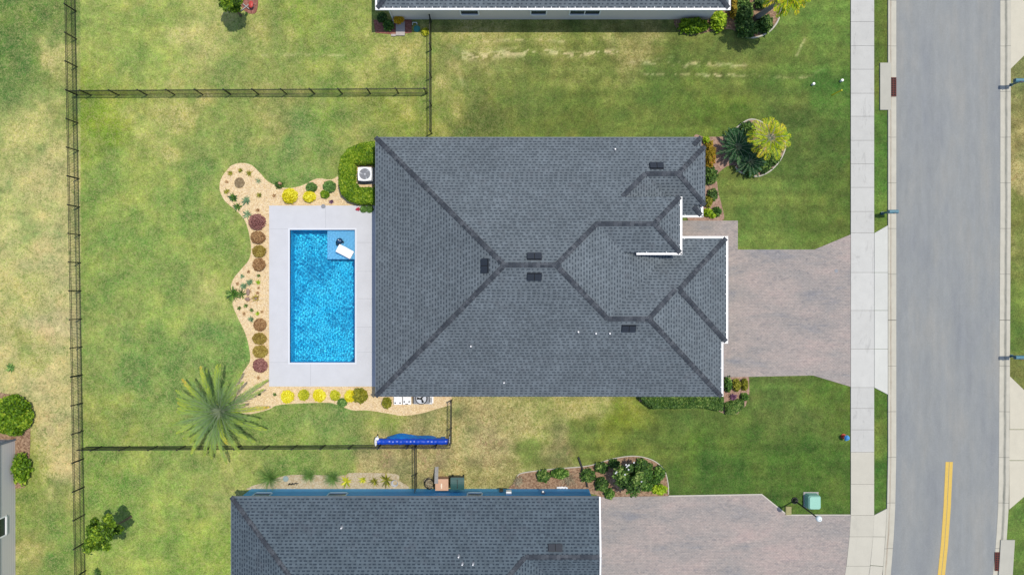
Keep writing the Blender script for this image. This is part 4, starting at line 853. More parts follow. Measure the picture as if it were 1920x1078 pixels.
def tree(name, label, px, py, zc, rx, rz, leaf, base, n=2600, lf=0.12, tb=0.0, cat='tree', tr=0.07):
    x, y = P(px, py, zc); rr = np.random.default_rng(int(px*3+py)); root = thing(name, label, cat, (*P(*base), 0)); ox, oy = x-root.location.x, y-root.location.y
    V = []; T = []; limbs = MB(); nb = 26; cents = []
    for i in range(nb):
        d = rr.normal(size=3); d /= np.linalg.norm(d); r_ = rr.uniform(0.35, 0.95); cents.append((ox+d[0]*rx*r_, oy+d[1]*rx*r_, zc+d[2]*rz*r_, rr.uniform(0.16, 0.34)*rx))
    Cs = []; Ts = []
    for (a, b, c, r_) in cents:
        m_ = n//nb; C = puff((a, b, c), r_*1.15, r_*1.15, r_*0.8, m_, rr, 0.25, 0.2, False); Cs.append(C); Ts.append(np.clip(tones(m_, rr)+rr.uniform(-.25, .25)+tb, 0, 1))
        limbs.tube([(ox*.25, oy*.25, zc*0.45), (ox*.6+a*.3, oy*.6+b*.3, zc*0.75), (a, b, c)], [tr*.5, tr*.3, 0.008], 5)
    C = np.concatenate(Cs); T = np.concatenate(Ts); V, F = quads(C, lf*rr.uniform(.7, 1.3, len(C)), 0.6, 1.7, rr)
    npmesh('crown', V, F, L[leaf], root, tone=np.repeat(T, 4)); limbs.build('limbs', M['bark'], root)
    mb = MB(); mb.tube([(0, 0, -0.05), (ox*.1, oy*.1, zc*.25), (ox*.27, oy*.27, zc*.5)], [tr*1.2, tr, tr*.6], 10); mb.build('trunk', M['bark'], root); return root
def hedge(name, label, poly, h, leaf, n, hole=None, lf=0.085, z0=0.1, up=0.8, cat='hedge', n_side=700, tb=0.0):
    # clipped hedge filling a photo polygon (outline at ground level)
    q = np.array([P(px, py, h) for px, py in poly]); hq = np.array([P(px, py, h) for px, py in hole]) if hole else None
    c = q.mean(0); root = thing(name, label, cat, (c[0], c[1], 0.0)); rr = np.random.default_rng(int(poly[0][0]))
    def inside(p, g):
        x, y = p[:, 0], p[:, 1]; r_ = np.zeros(len(p), bool); j = len(g)-1
        for i in range(len(g)):
            cnd = ((g[i, 1] > y) != (g[j, 1] > y)) & (x < (g[j, 0]-g[i, 0])*(y-g[i, 1])/(g[j, 1]-g[i, 1]+1e-12)+g[i, 0]); r_ ^= cnd; j = i
        return r_
    lo, hi = q.min(0), q.max(0); pts = np.zeros((0, 2))
    while len(pts) < n:
        p = lo+rr.random((n*3, 2))*(hi-lo); k = inside(p, q)
        if hole is not None: k &= ~inside(p, hq)
        pts = np.concatenate([pts, p[k]])
    pts = pts[:n]
    def dist(p, g):
        dm = np.full(len(p), 9.0)
        for i in range(len(g)):
            a, b = g[i-1], g[i]; ab = b-a; t = np.clip(((p-a)@ab)/(ab@ab+1e-9), 0, 1); dm = np.minimum(dm, np.linalg.norm(p-(a+t[:, None]*ab), axis=1))
        return dm
    de = dist(pts, q)
    if hole is not None: de = np.minimum(de, dist(pts, hq))
    top = h*(1-np.exp(-de/0.07)*0.55)+(fbm(pts[:, 0], pts[:, 1], 3.0, 9, 2)-0.5)*0.22
    z = np.where(rr.random(n) < 0.62, top-rr.random(n)*0.08, rr.uniform(z0, 1, n)*top)
    C = np.stack([pts[:, 0]-c[0], pts[:, 1]-c[1], z], 1); t = np.clip(tones(n, rr)+(fbm(pts[:, 0], pts[:, 1], 1.4, 14, 2)-0.5)*0.5+tb, 0, 1)
    V, F = quads(C, lf*rr.uniform(.7, 1.35, n), up, 1.6, rr); npmesh('foliage', V, F, L[leaf], root, tone=np.repeat(t, 4))
    mb = MB()
    for i in range(0, min(n, 900), 40): mb.tube([(C[i, 0], C[i, 1], 0), (C[i, 0]+.03, C[i, 1], h*.7)], [0.012, 0.006], 5)
    mb.build('stems', M['bark'], root); return root

# ------------------------------------------------------------------ planting round the pool
hedge('hedge', 'bright green clipped hedge wrapped round the white air conditioner', [(704, 263), (672, 267), (650, 277), (637, 293), (632.5, 312), (632.5, 345), (637, 362), (650, 375), (668, 381), (704, 382)], 0.95, 'hedge', 7000, hole=[(664, 306), (704, 306), (704, 350), (672, 350), (664, 341)], lf=0.10, tb=0.05)
yg = 'rounded yellow shrubs by the pool deck'
shrub('shrub', 'large round bright yellow shrub above the top left corner of the deck', 'shrub', 542, 367, 14.5, 0.75, 'yellow', 900, group=yg, lf=.07)
shrub('shrub', 'smaller bright yellow shrub above the deck, nearest the green clumps', 'shrub', 579, 368.5, 12, 0.6, 'yellow', 650, 10.5, group=yg, lf=.07, tonebias=-.05)
shrub('shrub', 'dark green shrub touching the smaller yellow shrub above the deck', 'shrub', 583, 351, 10, 0.5, 'mid', 420, 8.5, tonebias=-.15)
shrub('shrub', 'mid green shrub beside the hedge, largest of the green ones above the deck', 'shrub', 617, 349.5, 12, 0.55, 'mid', 560, 11, tonebias=-.15)
shrub('shrub', 'small olive green shrub just below the mid green one by the hedge', 'shrub', 609, 364, 8.5, 0.4, 'hedge', 300, 7.5)
pgp = 'bronze and purple shrubs along the left edge of the deck'
for (px, py, r, ry, lf, lb) in ((480.5, 416, 16.5, 15.5, 'purple', 'largest dark purple shrub, top one left of the pool deck'), (482, 445, 14, 12, 'brown', 'brown shrub directly below the largest purple shrub'),
        (484.5, 471, 13, 11.5, 'bronze', 'olive bronze shrub, third from the top left of the deck'), (484, 496, 12, 12.5, 'brown', 'reddish brown shrub, fourth from the top left of the deck'),
        (486, 609, 12, 12, 'brown', 'brown shrub, top one of the lower four left of the deck'), (485, 635, 13.5, 11, 'bronze', 'bronze shrub, second of the lower four left of the deck'),
        (486.5, 659.5, 14.5, 12, 'bronze', 'olive bronze shrub just above the bottom purple shrub'), (486.5, 685.5, 14, 13.5, 'purple', 'purple shrub at the bottom of the row left of the deck')):
    shrub('shrub', lb, 'shrub', px, py, r, 0.6, lf, 800, ry, group=pgp, lf=.06, jit=.04, tonebias=-.05)
bg_ = 'round yellow shrubs along the bottom edge of the deck'
for (px, py, r, lf, lb, n) in ((538, 744, 12.5, 'yellow', 'bright yellow shrub, leftmost below the deck', 560), (568.5, 741, 10.5, 'ygreen', 'half green half yellow shrub below the deck', 460), (598, 742, 12.5, 'yellow', 'bright yellow shrub third from the left below the deck', 560),
        (627.5, 741.5, 10, 'ygreen', 'small pale yellow shrub, fourth from the left below the deck', 400), (656.5, 743, 11.5, 'yellow', 'yellow shrub pressed against the olive shrub below the deck', 480)):
    shrub('shrub', lb, 'shrub', px, py, r, 0.5, lf, n, group=bg_, lf=.065, tonebias=-.02)
shrub('shrub', 'spiky olive green shrub below the deck beside the last yellow one', 'shrub', 674, 742, 13.5, 0.75, 'olive', 620, group=None, lf=.10, jit=.16)
shrub('shrub', 'low blue green shrub at the lawn edge below the yellow row', 'shrub', 641, 755, 9, 0.35, 'mid', 260, 8, tonebias=-.25)
shrub('shrub', 'narrow yellow green shrub beside the corner of the pool house roof', 'shrub', 725, 756, 8, 0.7, 'olive', 320, 10, lf=.1, jit=.15, tonebias=.1)
sg = 'small green rosettes in the round end of the pebble bed'
for (px, py, r, lf, lb, w_) in ((431, 324.5, 6, 'olive', 'small spiky green rosette, upper left in the round bed end', .06), (450, 319.5, 5, 'olive', 'tiny dark rosette at the top of the round bed end', .06), (466, 325, 7, 'olive', 'spiky yellow green rosette, upper right in the round bed end', .06),
        (424, 341, 3.5, 'brown', 'tiny brown tuft at the left of the round bed end', .05), (424, 359, 6, 'olive', 'small yellow green tuft above the bright agave', .06), (437, 371, 10, 'green', 'bright green agave with pointed leaves at the bed edge', .11),
        (445.5, 388, 9, 'green', 'green agave just below the brightest one at the bed edge', .09), (462, 376, 11, 'agave', 'grey green feathery plant in the middle of the bed neck', .08), (485, 366, 5.5, 'olive', 'dark little tuft left of the large yellow shrub', .06),
        (513, 367, 4, 'brown', 'tiny dry tuft close to the large yellow shrub', .05), (482.5, 394, 4, 'brown', 'tiny brown tuft above the largest purple shrub', .05), (463, 402, 10, 'agave', 'loose grey green plant left of the largest purple shrub', .07),
        (484, 339, 7, 'agave', 'faint grey green wispy plant in the bed neck', .03), (621, 378, 4.5, 'violet', 'tiny dark tuft between the hedge and the deck', .07)):
    rosette('small_plant', lb, 'plant', px, py, r, lf, 13, .6, .8, w_, sg)
sg2 = 'small plants in the middle of the pebble bed'
for (px, py, r, lf, lb, w_, n) in ((465, 509.5, 4, 'brown', 'tiny brown tuft below the fourth bronze shrub', .05, 11), (453.5, 518, 5, 'agave', 'small grey green tuft by the lawn where the bed narrows', .05, 14), (467.5, 529.5, 7.5, 'agave', 'round blue green succulent, right one of the pair', .05, 30), (456.5, 536.5, 7.5, 'agave', 'round blue green succulent, left one of the pair', .05, 30),
        (484, 517, 4, 'green', 'tiny green tuft near the deck below the fourth bronze shrub', .06, 10), (484, 529.5, 5.5, 'lime', 'bright lime tuft near the deck', .07, 12), (444.5, 532, 4, 'brown', 'tiny brown tuft left of the blue green pair', .05, 10),
        (466, 546, 6, 'brown', 'brown upright plant above the stones', .04, 12), (482.5, 549, 4, 'brown', 'tiny brown tuft right of the stones', .05, 9), (479.5, 558.5, 8.5, 'bronze', 'rusty bromeliad near the deck in the middle of the bed', .08, 15), (464.5, 561, 6, 'brown', 'reddish brown tuft beside the dark palm', .06, 12),
        (460.5, 573, 5, 'dark', 'dark green tuft below the reddish brown one', .06, 12), (448, 578, 4.5, 'dark', 'dark tuft at the lawn edge below the small palm', .06, 12), (471.5, 581.5, 4.5, 'dark', 'small dark tuft in the lower pebble bed', .06, 12), (457, 588.5, 4, 'brown', 'tiny brown tuft in the lower pebble bed', .05, 10),
        (482.5, 588, 5, 'lime', 'lime green tuft above the lower bronze shrubs', .07, 12), (490.5, 584.5, 3.5, 'brown', 'tiny tuft next to the deck above the lower bronze shrubs', .05, 10), (470.5, 598.5, 6.5, 'agave', 'grey green succulent touching the top lower brown shrub', .05, 24), (484, 540, 3, 'brown', 'pinhead tuft below the bright lime tuft', .05, 9),
        (483.5, 709, 4, 'brown', 'tiny dark tuft below the bottom purple shrub', .05, 9), (486, 739, 4.5, 'dark', 'small dark tuft between the big palm and the leftmost yellow shrub', .06, 11), (514.5, 739.5, 4, 'dark', 'tiny dark tuft just left of the leftmost yellow shrub', .06, 10)):
    rosette('small_plant', lb, 'plant', px, py, r, lf, n, .7, .7, w_, sg2)
rosette('palm_seedling', 'small bushy green palm on the lawn edge of the pebble bed', 'plant', 437, 551, 15, 'green', 46, .8, 1.4, .07)
rosette('fern', 'dark feathery plant right of the small bushy palm', 'plant', 452, 551, 11, 'dark', 22, .5, .8, .05)
# a ring of dry mulch and a few stones
mb = MB(); x, y = P(449.5, 343.5); mb.ball((0, 0, 0), 0.36, 0.36, 0.10, 18, 8, jit=0.08); o = mb.build('mulch_mound', m_mulch('grey_mulch', K(140, 118, 88), K(176, 156, 122)), None, loc=(x, y, 0.03)); tag(o, 'round brown mound of dry mulch in the round bed end', 'mulch mound')
for (px, py, rx, ry, lb) in ((466, 548, .12, .24, 'long brown stone standing in the middle of the pebble bed'), (465, 561, .17, .14, 'broad brown stone below the long one in the pebble bed'), (481, 560, .12, .10, 'small brown stone beside the rusty bromeliad')):
    x, y = P(px, py); mb = MB(); mb.ball((0, 0, 0), rx, ry, 0.13, 10, 7, jit=0.12); o = mb.build('stone', M['stone'], loc=(x, y, 0.08)); tag(o, lb, 'stone')
# garden ornament at the lawn edge
x, y = P(527, 345); orn = thing('garden_ornament', 'small pale garden ornament with dark leaves at the lawn edge above the large yellow shrub', 'ornament', (x, y, 0))
mb = MB(); mb.cyl((0, 0), .10, 0, .25, 12, .07); mb.ball((0, 0, .32), .1, .1, .1, 12, 8); mb.build('figure', M['tan'], orn, True)
V, F = quads(puff((-.1, -.1, 0.02), .28, .22, .2, 90, jit=.2), np.full(90, .1)); npmesh('foliage', V, F, L['dark'], orn, tone=np.repeat(tones(90), 4))
# lids and pots by the deck
x, y = P(607, 387.5); mb = MB(); mb.cyl((0, 0), .145, 0, .02, 24); mb.cyl((0, 0), .115, .02, .028, 24); tag(mb.build('drain_cover', M['grey'], loc=(x, y, DZ)), 'round grey lid at the top edge of the pool deck', 'lid')
rosette('flowering_plant', 'red flower beside the two round green pot plants', 'plant', 671.5, 392.5, 5, 'redf', 16, .9, .8, .08).location.z = DZ
for px, lb in ((681.5, 'left round green plant on the deck below the hedge'), (693, 'right round green plant on the deck, half under the roof edge')):
    shrub('pot_plant', lb, 'plant', px, 392, 6.5, 0.4, 'mid', 200, lf=.07, tonebias=-.2)
# air conditioner
x, y = P(684, 326.5, 0.85); ac = thing('air_conditioner', 'white square air conditioning unit inside the green hedge', 'air conditioner', (x, y, 0.02))
mb = MB(); mb.box(-.56, .56, -.56, .56, 0, .07); mb.build('pad', M['wood'], ac)
mb = MB(); mb.box(-.44, .44, -.44, .44, .07, .78); b = mb.build('housing', M['grey'], ac)
mb = MB()
for k in range(14):
    for s_ in (-1, 1): mb.box(-.42, .42, s_*.442-.004, s_*.442+.004, .12+k*.045, .135+k*.045); mb.box(s_*.442-.004, s_*.442+.004, -.42, .42, .12+k*.045, .135+k*.045)
mb.build('louvres', M['lgrey'], b)
def ringlid(parent, s_, r, z, mat):
    mb = MB(); n = 32
    for i in range(n):
        a0, a1 = 2*math.pi*i/n, 2*math.pi*(i+1)/n
        def sq(a): m_ = max(abs(math.cos(a)), abs(math.sin(a))); k = s_/m_*(1-0.06*(abs(math.sin(2*a))**6)); return (k*math.cos(a), k*math.sin(a), z)
        c0, c1 = (r*math.cos(a0), r*math.sin(a0), z), (r*math.cos(a1), r*math.sin(a1), z); mb.face([c0, sq(a0), sq(a1), c1])
        e0, e1 = sq(a0), sq(a1); mb.face([(e0[0], e0[1], z-.07), (e1[0], e1[1], z-.07), e1, e0]); mb.face([c0, c1, (c1[0], c1[1], z-.1), (c0[0], c0[1], z-.1)])
    return mb.build('top_panel', mat, parent)
ringlid(ac, .455, .37, .85, M['white'])
mb = MB(); mb.cyl((0, 0), .365, .70, .72, 24); mb.build('fan_well', M['vent'], ac)
mb = MB()
for k in range(3):
    a = k*2.094+0.5; d = Vector((math.cos(a), math.sin(a), 0)); s2 = Vector((-d.y, d.x, 0))
    mb.face([d*.06-s2*.03+Vector((0, 0, .76)), d*.34-s2*.10+Vector((0, 0, .745)), d*.35+s2*.16+Vector((0, 0, .80)), d*.06+s2*.05+Vector((0, 0, .78))])
mb.cyl((0, 0), .07, .74, .80, 16); mb.build('fan_blades', M['lgrey'], ac)
mb = MB()
for r_ in (.10, .16, .22, .28):
    mb.tube([(r_*math.cos(t), r_*math.sin(t), .84) for t in np.linspace(0, 6.283, 25)], .004, 4)
for k in range(8): a = k*math.pi/4; mb.bar((0.05*math.cos(a), .05*math.sin(a), .84), (.33*math.cos(a), .33*math.sin(a), .84), .008, .008)
mb.build('grille', M['grey'], ac)
# pool heater and pump blocks at the bottom corner of the house
x, y = P(790, 747, 0.9); ph = thing('pool_heater', 'round topped grey pool heater with black fan ring, half under the eave', 'pool heater', (x, y, 0.03))
mb = MB(); mb.box(-.62, .62, -.50, .55, 0, .08); mb.build('pad', M['lgrey'], ph); mb = MB(); mb.box(-.5, .5, -.36, .5, .08, .8); mb.build('housing', M['grey'], ph)
mb = MB(); mb.cyl((0, 0), .40, .8, .9, 32, .38); mb.build('fan_ring', M['black'], ph); mb = MB(); mb.cyl((0, 0), .33, .9, .905, 32); mb.build('fan_well', M['lgrey'], ph)
mb = MB()
for k in range(3):
    a = k*2.094+1.0; d = Vector((math.cos(a), math.sin(a), 0)); s2 = Vector((-d.y, d.x, 0)); mb.face([d*.05-s2*.03+Vector((0, 0, .92)), d*.28-s2*.10+Vector((0, 0, .915)), d*.29+s2*.08+Vector((0, 0, .93)), d*.05+s2*.05+Vector((0, 0, .93))])
mb.cyl((0, 0), .08, .905, .95, 16); mb.build('fan_blades', M['ventd'], ph)
for (px, lb) in ((746, 'white pump block with two dark ports, nearest the yellow green shrub'), (763, 'white pump block with dark ports and slot, beside the heater')):
    x, y = P(px, 752, .3); pb = thing('pump_block', lb, 'pool equipment', (x, y, .03), 'white pump blocks under the eave')
    mb = MB(); mb.box(-.27, .27, -.22, .3, 0, .28); mb.box(-.20, .20, -.16, .24, .28, .34); mb.build('housing', M['white'], pb)
    for sx in (-.16, .16): mb = MB(); mb.cyl((sx, -.10 if px < 750 else -.02), .05, .34, .37, 12); mb.build('port', M['black'], pb)
    if px > 750: mb = MB(); mb.box(-.09, .09, -.20, -.15, .285, .36); mb.build('slot', M['black'], pb)
x, y = P(808, 751, .3); mb = MB(); mb.tube([(-.05, -.15, 0), (-.05, -.15, .3), (.08, -.12, .32), (.08, .2, .3), (-.03, .25, .3), (-.03, .3, 0)], .035, 8); mb.box(-.12, .14, -.2, .3, 0, .04); tag(mb.build('pipework', M['white'], loc=(x, y, .03)), 'white plastic pipes right of the pool heater', 'pipes')
# pool cover on its reel
x, y = P(774.5, 827.5, .45); rl = thing('pool_cover_reel', 'blue pool cover rolled on a long white reel by the fence', 'pool cover', (x, y, 0)); HL = 2.33
mb = MB(); n = 60
mb.tube([(-HL+2*HL*i/n, .012*math.sin(i*.9), .46+.01*math.sin(i*1.7)) for i in range(n+1)], [.195+.012*math.sin(i*2.1)+.01*random.random() for i in range(n+1)], 20); mb.build('cover_roll', M['blue'], rl, True)
nx_, ny_ = 90, 14; V = []; F = []
for i in range(nx_):
    u = i/(nx_-1); X_ = -1.75+3.9*u; wd_ = .40*math.sin(math.pi*min(1, u*1.12+.05))**.6*(0.75+.25*math.sin(u*9)) if u < .93 else .12
    for j in range(ny_): v = j/(ny_-1); V.append((X_+.05*math.sin(v*5+u*20), .13+v*(max(wd_, .06)), .52-.40*v**1.6+.05*math.sin(u*48+v*4)*math.sin(math.pi*v)+.025*math.sin(u*97+v*11)*v))
idx = np.arange(nx_*ny_).reshape(nx_, ny_); F = np.stack([idx[:-1, :-1], idx[1:, :-1], idx[1:, 1:], idx[:-1, 1:]], -1).reshape(-1, 4); npmesh('loose_cover', V, F, M['blue2'], rl, smooth=True)
for s_ in (-1, 1):
    mb = MB(); xx = s_*(HL+.08); mb.bar((xx, -.25, .06), (xx, 0, .5), .05, .05); mb.bar((xx, .32, .06), (xx, 0, .5), .05, .05); mb.bar((xx, -.32, .07), (xx, .38, .07), .05, .05); mb.cyl((xx, 0), .05, .42, .52, 12); e = mb.build('end_frame', M['white'] if s_ < 0 else M['lgrey'], rl)
    for yy in (-.3, .34): mb = MB(); mb.tube([(xx-.03, yy, .07), (xx+.03, yy, .07)], .07, 14); mb.build('castor', M['black'], e)
mb = MB(); mb.tube([(-HL-.13+0*t, .28*math.cos(t), .5+.28*math.sin(t)) for t in np.linspace(0, 6.283, 25)], .025, 6); mb.bar((-HL-.13, -.26, .5), (-HL-.13, .26, .5), .03, .03); mb.ball((-HL-.02, .22, .62), .13, .12, .1, 12, 8); mb.build('hand_wheel', M['white'], rl)
# lounger and cleaner in the shallow corner
x, y = P(646.5, 472, .25); lg = thing('pool_lounger', 'white lounger standing on the shallow pool ledge', 'lounger', (x, y, -.28), rz=math.atan2(-14, 26))
prof = [(-.53, .50), (-.36, .40), (-.15, .30), (.05, .28), (.25, .33), (.42, .30), (.53, .26)]; V = []; F = []
for (a, z) in prof:
    z += .14
    for yy, dz in ((-.30, -.02), (-.26, 0), (0, 0.0), (.26, 0), (.30, -.02)): V.append((a, yy, z+dz))
for i in range(len(prof)-1):
    for j in range(4): q = i*5+j; F.append((q, q+5, q+6, q+1))
o = npmesh('seat_shell', V, F, M['white'], lg, smooth=True); sm = o.modifiers.new('s', 'SOLIDIFY'); sm.thickness = .07; sb = o.modifiers.new('b', 'SUBSURF'); sb.levels = sb.render_levels = 2
mb = MB(); mb.box(-.30, .30, -.22, .22, 0, .2); mb.build('base', M['white'], lg)
x, y = P(636, 452, 0); rb = thing('pool_cleaner', 'dark blue rounded pool cleaner beside the white lounger', 'pool cleaner', (x, y, -.28))
mb = MB(); mb.ball((0, 0, .18), .22, .2, .16, 18, 10); mb.build('body', M['navy'], rb, True); mb = MB(); mb.ball((-.12, -.2, .16), .13, .12, .12, 14, 8); mb.build('float', M['tealb'], rb, True)
for s_ in (-1, 1): mb = MB(); mb.tube([(s_*.2, -.07, .07), (s_*.26, -.07, .07)], .08, 14); mb.build('wheel', M['black'], rb)
mb = MB(); mb.cyl((-.02, .06), .03, .33, .42, 10); mb.build('cap', M['white'], rb)
for (px, py) in (): pass

# ------------------------------------------------------------------ palms and trees
palm('palm_tree', 'big feathery grey green palm with yellowing tips between pool bed and fence', 413, 771, 1.5, 3.15, 42, 'palm', None, leaflet=.50, nl=50, lw=.032, tr=.09, els=(1.15, .10), dr=1.1, ybias=-.10, side=(.22, .46))
palm('palm_tree', 'yellow green palm in the round front bed right of the pool house', 1444, 259, 2.5, 1.38, 27, 'fanpalm', (1419, 274), leaflet=.44, nl=26, lw=.035, tr=.09, els=(1.0, .0), dr=1.3, kind_tone='mix', ybias=.12)
palm('cycad', 'dark green cycad at the left of the round front bed', 1383, 276, .7, 1.28, 34, 'cycad', None, leaflet=.24, nl=26, lw=.045, tr=.14, els=(1.0, .15), dr=.9, kind_tone='mix', cat='cycad')
palm('cycad', 'smaller dark cycad at the bottom of the round front bed', 1407, 304, .55, .95, 26, 'cycad', None, leaflet=.2, nl=22, lw=.045, tr=.12, els=(1.0, .15), dr=.9, kind_tone='mix', cat='cycad')
palm('palm_tree', 'yellow green palm leaning over the top edge by the sidewalk', 1476, -14, 4.6, 1.5, 30, 'fanpalm', (1417, 34), leaflet=.42, nl=24, lw=.06, tr=.15, els=(.9, -.1), dr=1.3, kind_tone='mix', ybias=.12)
tree('tree', 'young leafy tree with its shadow beside the left fence, bottom left', 192, 1000, 3.2, 1.15, 1.0, 'tree', (246, 968), 7000, .11, .0)
tree('tree', 'small dark leafy tree at the top edge above the top left yard', 431, 2, 2.4, .82, .75, 'tree', (452, 30), 3000, .11, .02)
tree('tree', 'broad dark green tree with white flowers in the bed by the blue house', 1184, 894, 1.7, 1.15, .8, 'dark', (1175, 882), 4200, .12, .1)
# ring of shrubs in the round front bed
rg_ = 'low dark green bushes in the round front bed'
for (px, py, r, h, lf, lb) in ((1402, 243, 15, .6, 'dark', 'dark bush at the top of the round front bed'), (1380, 253, 13, .55, 'cycad', 'dark bush at the upper left of the round front bed'), (1432, 308, 16, .5, 'dark', 'dark bush at the lower right of the round front bed'),
                              (1450, 296, 13, .5, 'dark', 'dark bush below the yellow green palm, at the bed edge'), (1408, 318, 13, .45, 'dark', 'dark bush at the very bottom of the round front bed'), (1456, 280, 10, .45, 'dark', 'dark bush at the right edge of the round front bed'), (1398, 262, 13, .5, 'dark', 'dark bush squeezed between the cycad and the yellow green palm'), (1424, 292, 13, .45, 'dark', 'dark bush right of the smaller cycad in the round front bed')):
    shrub('shrub', lb, 'shrub', px, py, r, h, lf, 560, group=rg_, lf=.10, jit=.16)
# along the front wall
for (px, py, rx, ry, h, lf, lb, n) in ((1325, 262, 6, 6, .5, 'lime', 'lime green shrub at the top corner of the front wall', 160), (1332, 290, 10, 24, .8, 'croton', 'tall yellow and orange croton along the front wall', 900), (1334, 329, 11, 17, .7, 'dark', 'dark green bush below the croton on the front wall', 620), (1337, 366, 9, 12, .5, 'dark', 'reddish dark bush in the middle of the front wall bed', 380),
        (1329, 377, 7, 10, .5, 'olive', 'olive green bush beside the small gutter corner', 300), (1328, 398, 8, 7, .5, 'lime', 'lime green bush just above the porch paving', 260), (1345, 397, 8, 8, .45, 'green', 'green bush at the end of the front bed by the lawn', 260), (1337, 404, 6, 4, .4, 'lime', 'small lime tuft against the porch paving', 120)):
    shrub('shrub', lb, 'shrub', px, py, rx, h, lf, n, ry, lf=.09, jit=.18)
# hedge and bed by the bottom right corner of the house
hedge('hedge', 'dark green hedge along the bottom wall of the middle house', [(1200, 733), (1356, 733), (1360, 752), (1358, 773), (1335, 768), (1318, 766), (1226, 768), (1212, 758), (1202, 748)], .85, 'dark', 6500, lf=.11, tb=.15)
hedge('hedge', 'short dark hedge curving under the corner bed by the driveway', [(1360, 758), (1378, 752), (1398, 748), (1396, 766), (1381, 778), (1364, 778)], .5, 'dark', 1500, lf=.09, tb=.08)
cb = 'small bushes in the corner bed beside the driveway'
for (px, py, rx, ry, h, lf, lb) in ((1366, 721, 7, 15, .6, 'green', 'long green bush against the white gutter in the corner bed'), (1382, 722, 7, 12, .5, 'olive', 'olive bush in the middle of the corner bed'), (1397, 721, 6, 11, .5, 'olive', 'thin olive bush at the right of the corner bed'), (1397, 744, 7, 7, .45, 'green', 'round green bush at the right of the corner bed, above the short hedge')):
    shrub('shrub', lb, 'shrub', px, py, rx, h, lf, 260, ry, group=cb, lf=.085, jit=.15)
rosette('purple_plant', 'purple leaved plant in the corner bed by the driveway', 'plant', 1375, 744, 8, 'violet', 22, .8, .8, .10)
# bed in front of the blue house
bb = 'green bushes in the mulch bed by the blue house'
for (px, py, rx, ry, h, lf, lb, n) in ((1019, 893, 12, 11, .6, 'dark', 'dark bush, leftmost in the long mulch bed', 420), (1050, 888, 16, 9, .6, 'green', 'wide green bush, second from the left in the long mulch bed', 460), (1103, 892, 13, 12, .65, 'dark', 'round dark bush at the end of the black drain pipe', 480), (1128, 877, 12, 9.5, .6, 'dark', 'dark bush at the top middle of the mulch bed', 420),
        (1152, 870, 9, 8, .5, 'dark', 'small dark bush just left of the flowering tree', 260), (1204, 868, 10, 8, .5, 'dark', 'dark bush at the top right of the flowering tree', 300), (1128, 908, 12, 12, .6, 'dark', 'grey green bush near the corner of the blue house', 420), (1143, 926, 9, 9, .5, 'green', 'green bush spilling onto the south driveway', 300), (1214, 888, 10, 12, .55, 'green', 'green bush just right of the flowering tree', 360),
        (1237, 887, 10, 12, .55, 'green', 'bright green bush at the right end of the mulch bed', 360), (1228, 902, 10, 6, .45, 'green', 'low green bush inside the right end of the mulch bed', 260), (1237, 918, 13, 9, .5, 'lime', 'yellow green bush at the bottom right corner of the mulch bed', 400), (1212, 913, 11, 8, .5, 'green', 'green bush between the tree and the yellow green corner bush', 300), (1218, 874, 6, 5, .4, 'dark', 'tiny dark bush at the top right of the mulch bed', 130)):
    shrub('shrub', lb, 'shrub', px, py, rx, h, lf, n, ry, group=bb, lf=.10, jit=.2, tonebias=.08)
fl = thing('flower_cluster', 'white blossoms scattered over the dark tree by the blue house', 'flowers', (*P(1176, 873, 2.1), 2.1)); 
C = np.array([[P(a, b, 2.4)[0]-fl.location.x, P(a, b, 2.4)[1]-fl.location.y, .3+.02*i] for i, (a, b) in enumerate(((1174, 871), (1177, 873), (1175, 875), (1179, 871), (1156, 884), (1154, 886), (1188, 866), (1178, 879), (1202, 901), (1171, 888)))])
for c_ in C:
    V, F = quads(c_[None], np.full(1, .12), 1.6, 1.1); npmesh('blossom', V, F, L['flower'], fl, tone=[.6]*4)
# bare shrub and rubble by the blue wall
x, y = P(1066, 900, .4); rr = np.random.default_rng(9); rays = [((rr.uniform(-.25, .25), rr.uniform(-.2, .2), 0), rr.uniform(0, 6.28), rr.uniform(.3, .75), rr.uniform(.2, 1.1), rr.uniform(0, .8), .02, rr.random()) for _ in range(110)]
V, F, T = blades(rays, .02); o = npmesh('bare_shrub', V, F, L['twig'], tone=T); o.location = (x, y, .03); tag(o, 'bare grey twiggy shrub against the blue wall', 'shrub')
x, y = P(973, 902, .2); rays = [((rr.uniform(-.2, .2), rr.uniform(-.2, .2), 0), rr.uniform(0, 6.28), rr.uniform(.2, .5), rr.uniform(.2, 1.1), .5, .03, rr.random()) for _ in range(60)]
V, F, T = blades(rays, .02); o = npmesh('dry_grass_tuft', V, F, L['twig'], tone=T); o.location = (x, y, .03); tag(o, 'dry straw coloured tuft at the left tip of the long mulch bed', 'plant')
x, y = P(1054, 913); mb = MB()
for i in range(7): mb.ball((-.3+i*.1, .03*math.sin(i*3), .08), .09, .07, .07, 8, 6, jit=.15)
tag(mb.build('white_cloth', M['white'], loc=(x, y, .0)), 'crumpled white bag lying against the blue wall', 'bag')
# black downspout extension
pts = [P(1084, 856), (P(1087, 864)), P(1091, 876), P(1095, 888), P(1099, 902), P(1101, 912)]; c0 = pts[0]
mb = MB(); mb.tube([(p[0]-c0[0], p[1]-c0[1], .09) for p in pts], .065, 10); tag(mb.build('drain_pipe', M['black'], loc=(c0[0], c0[1], 0)), 'black drain pipe lying from the grass to the blue house corner', 'pipe')

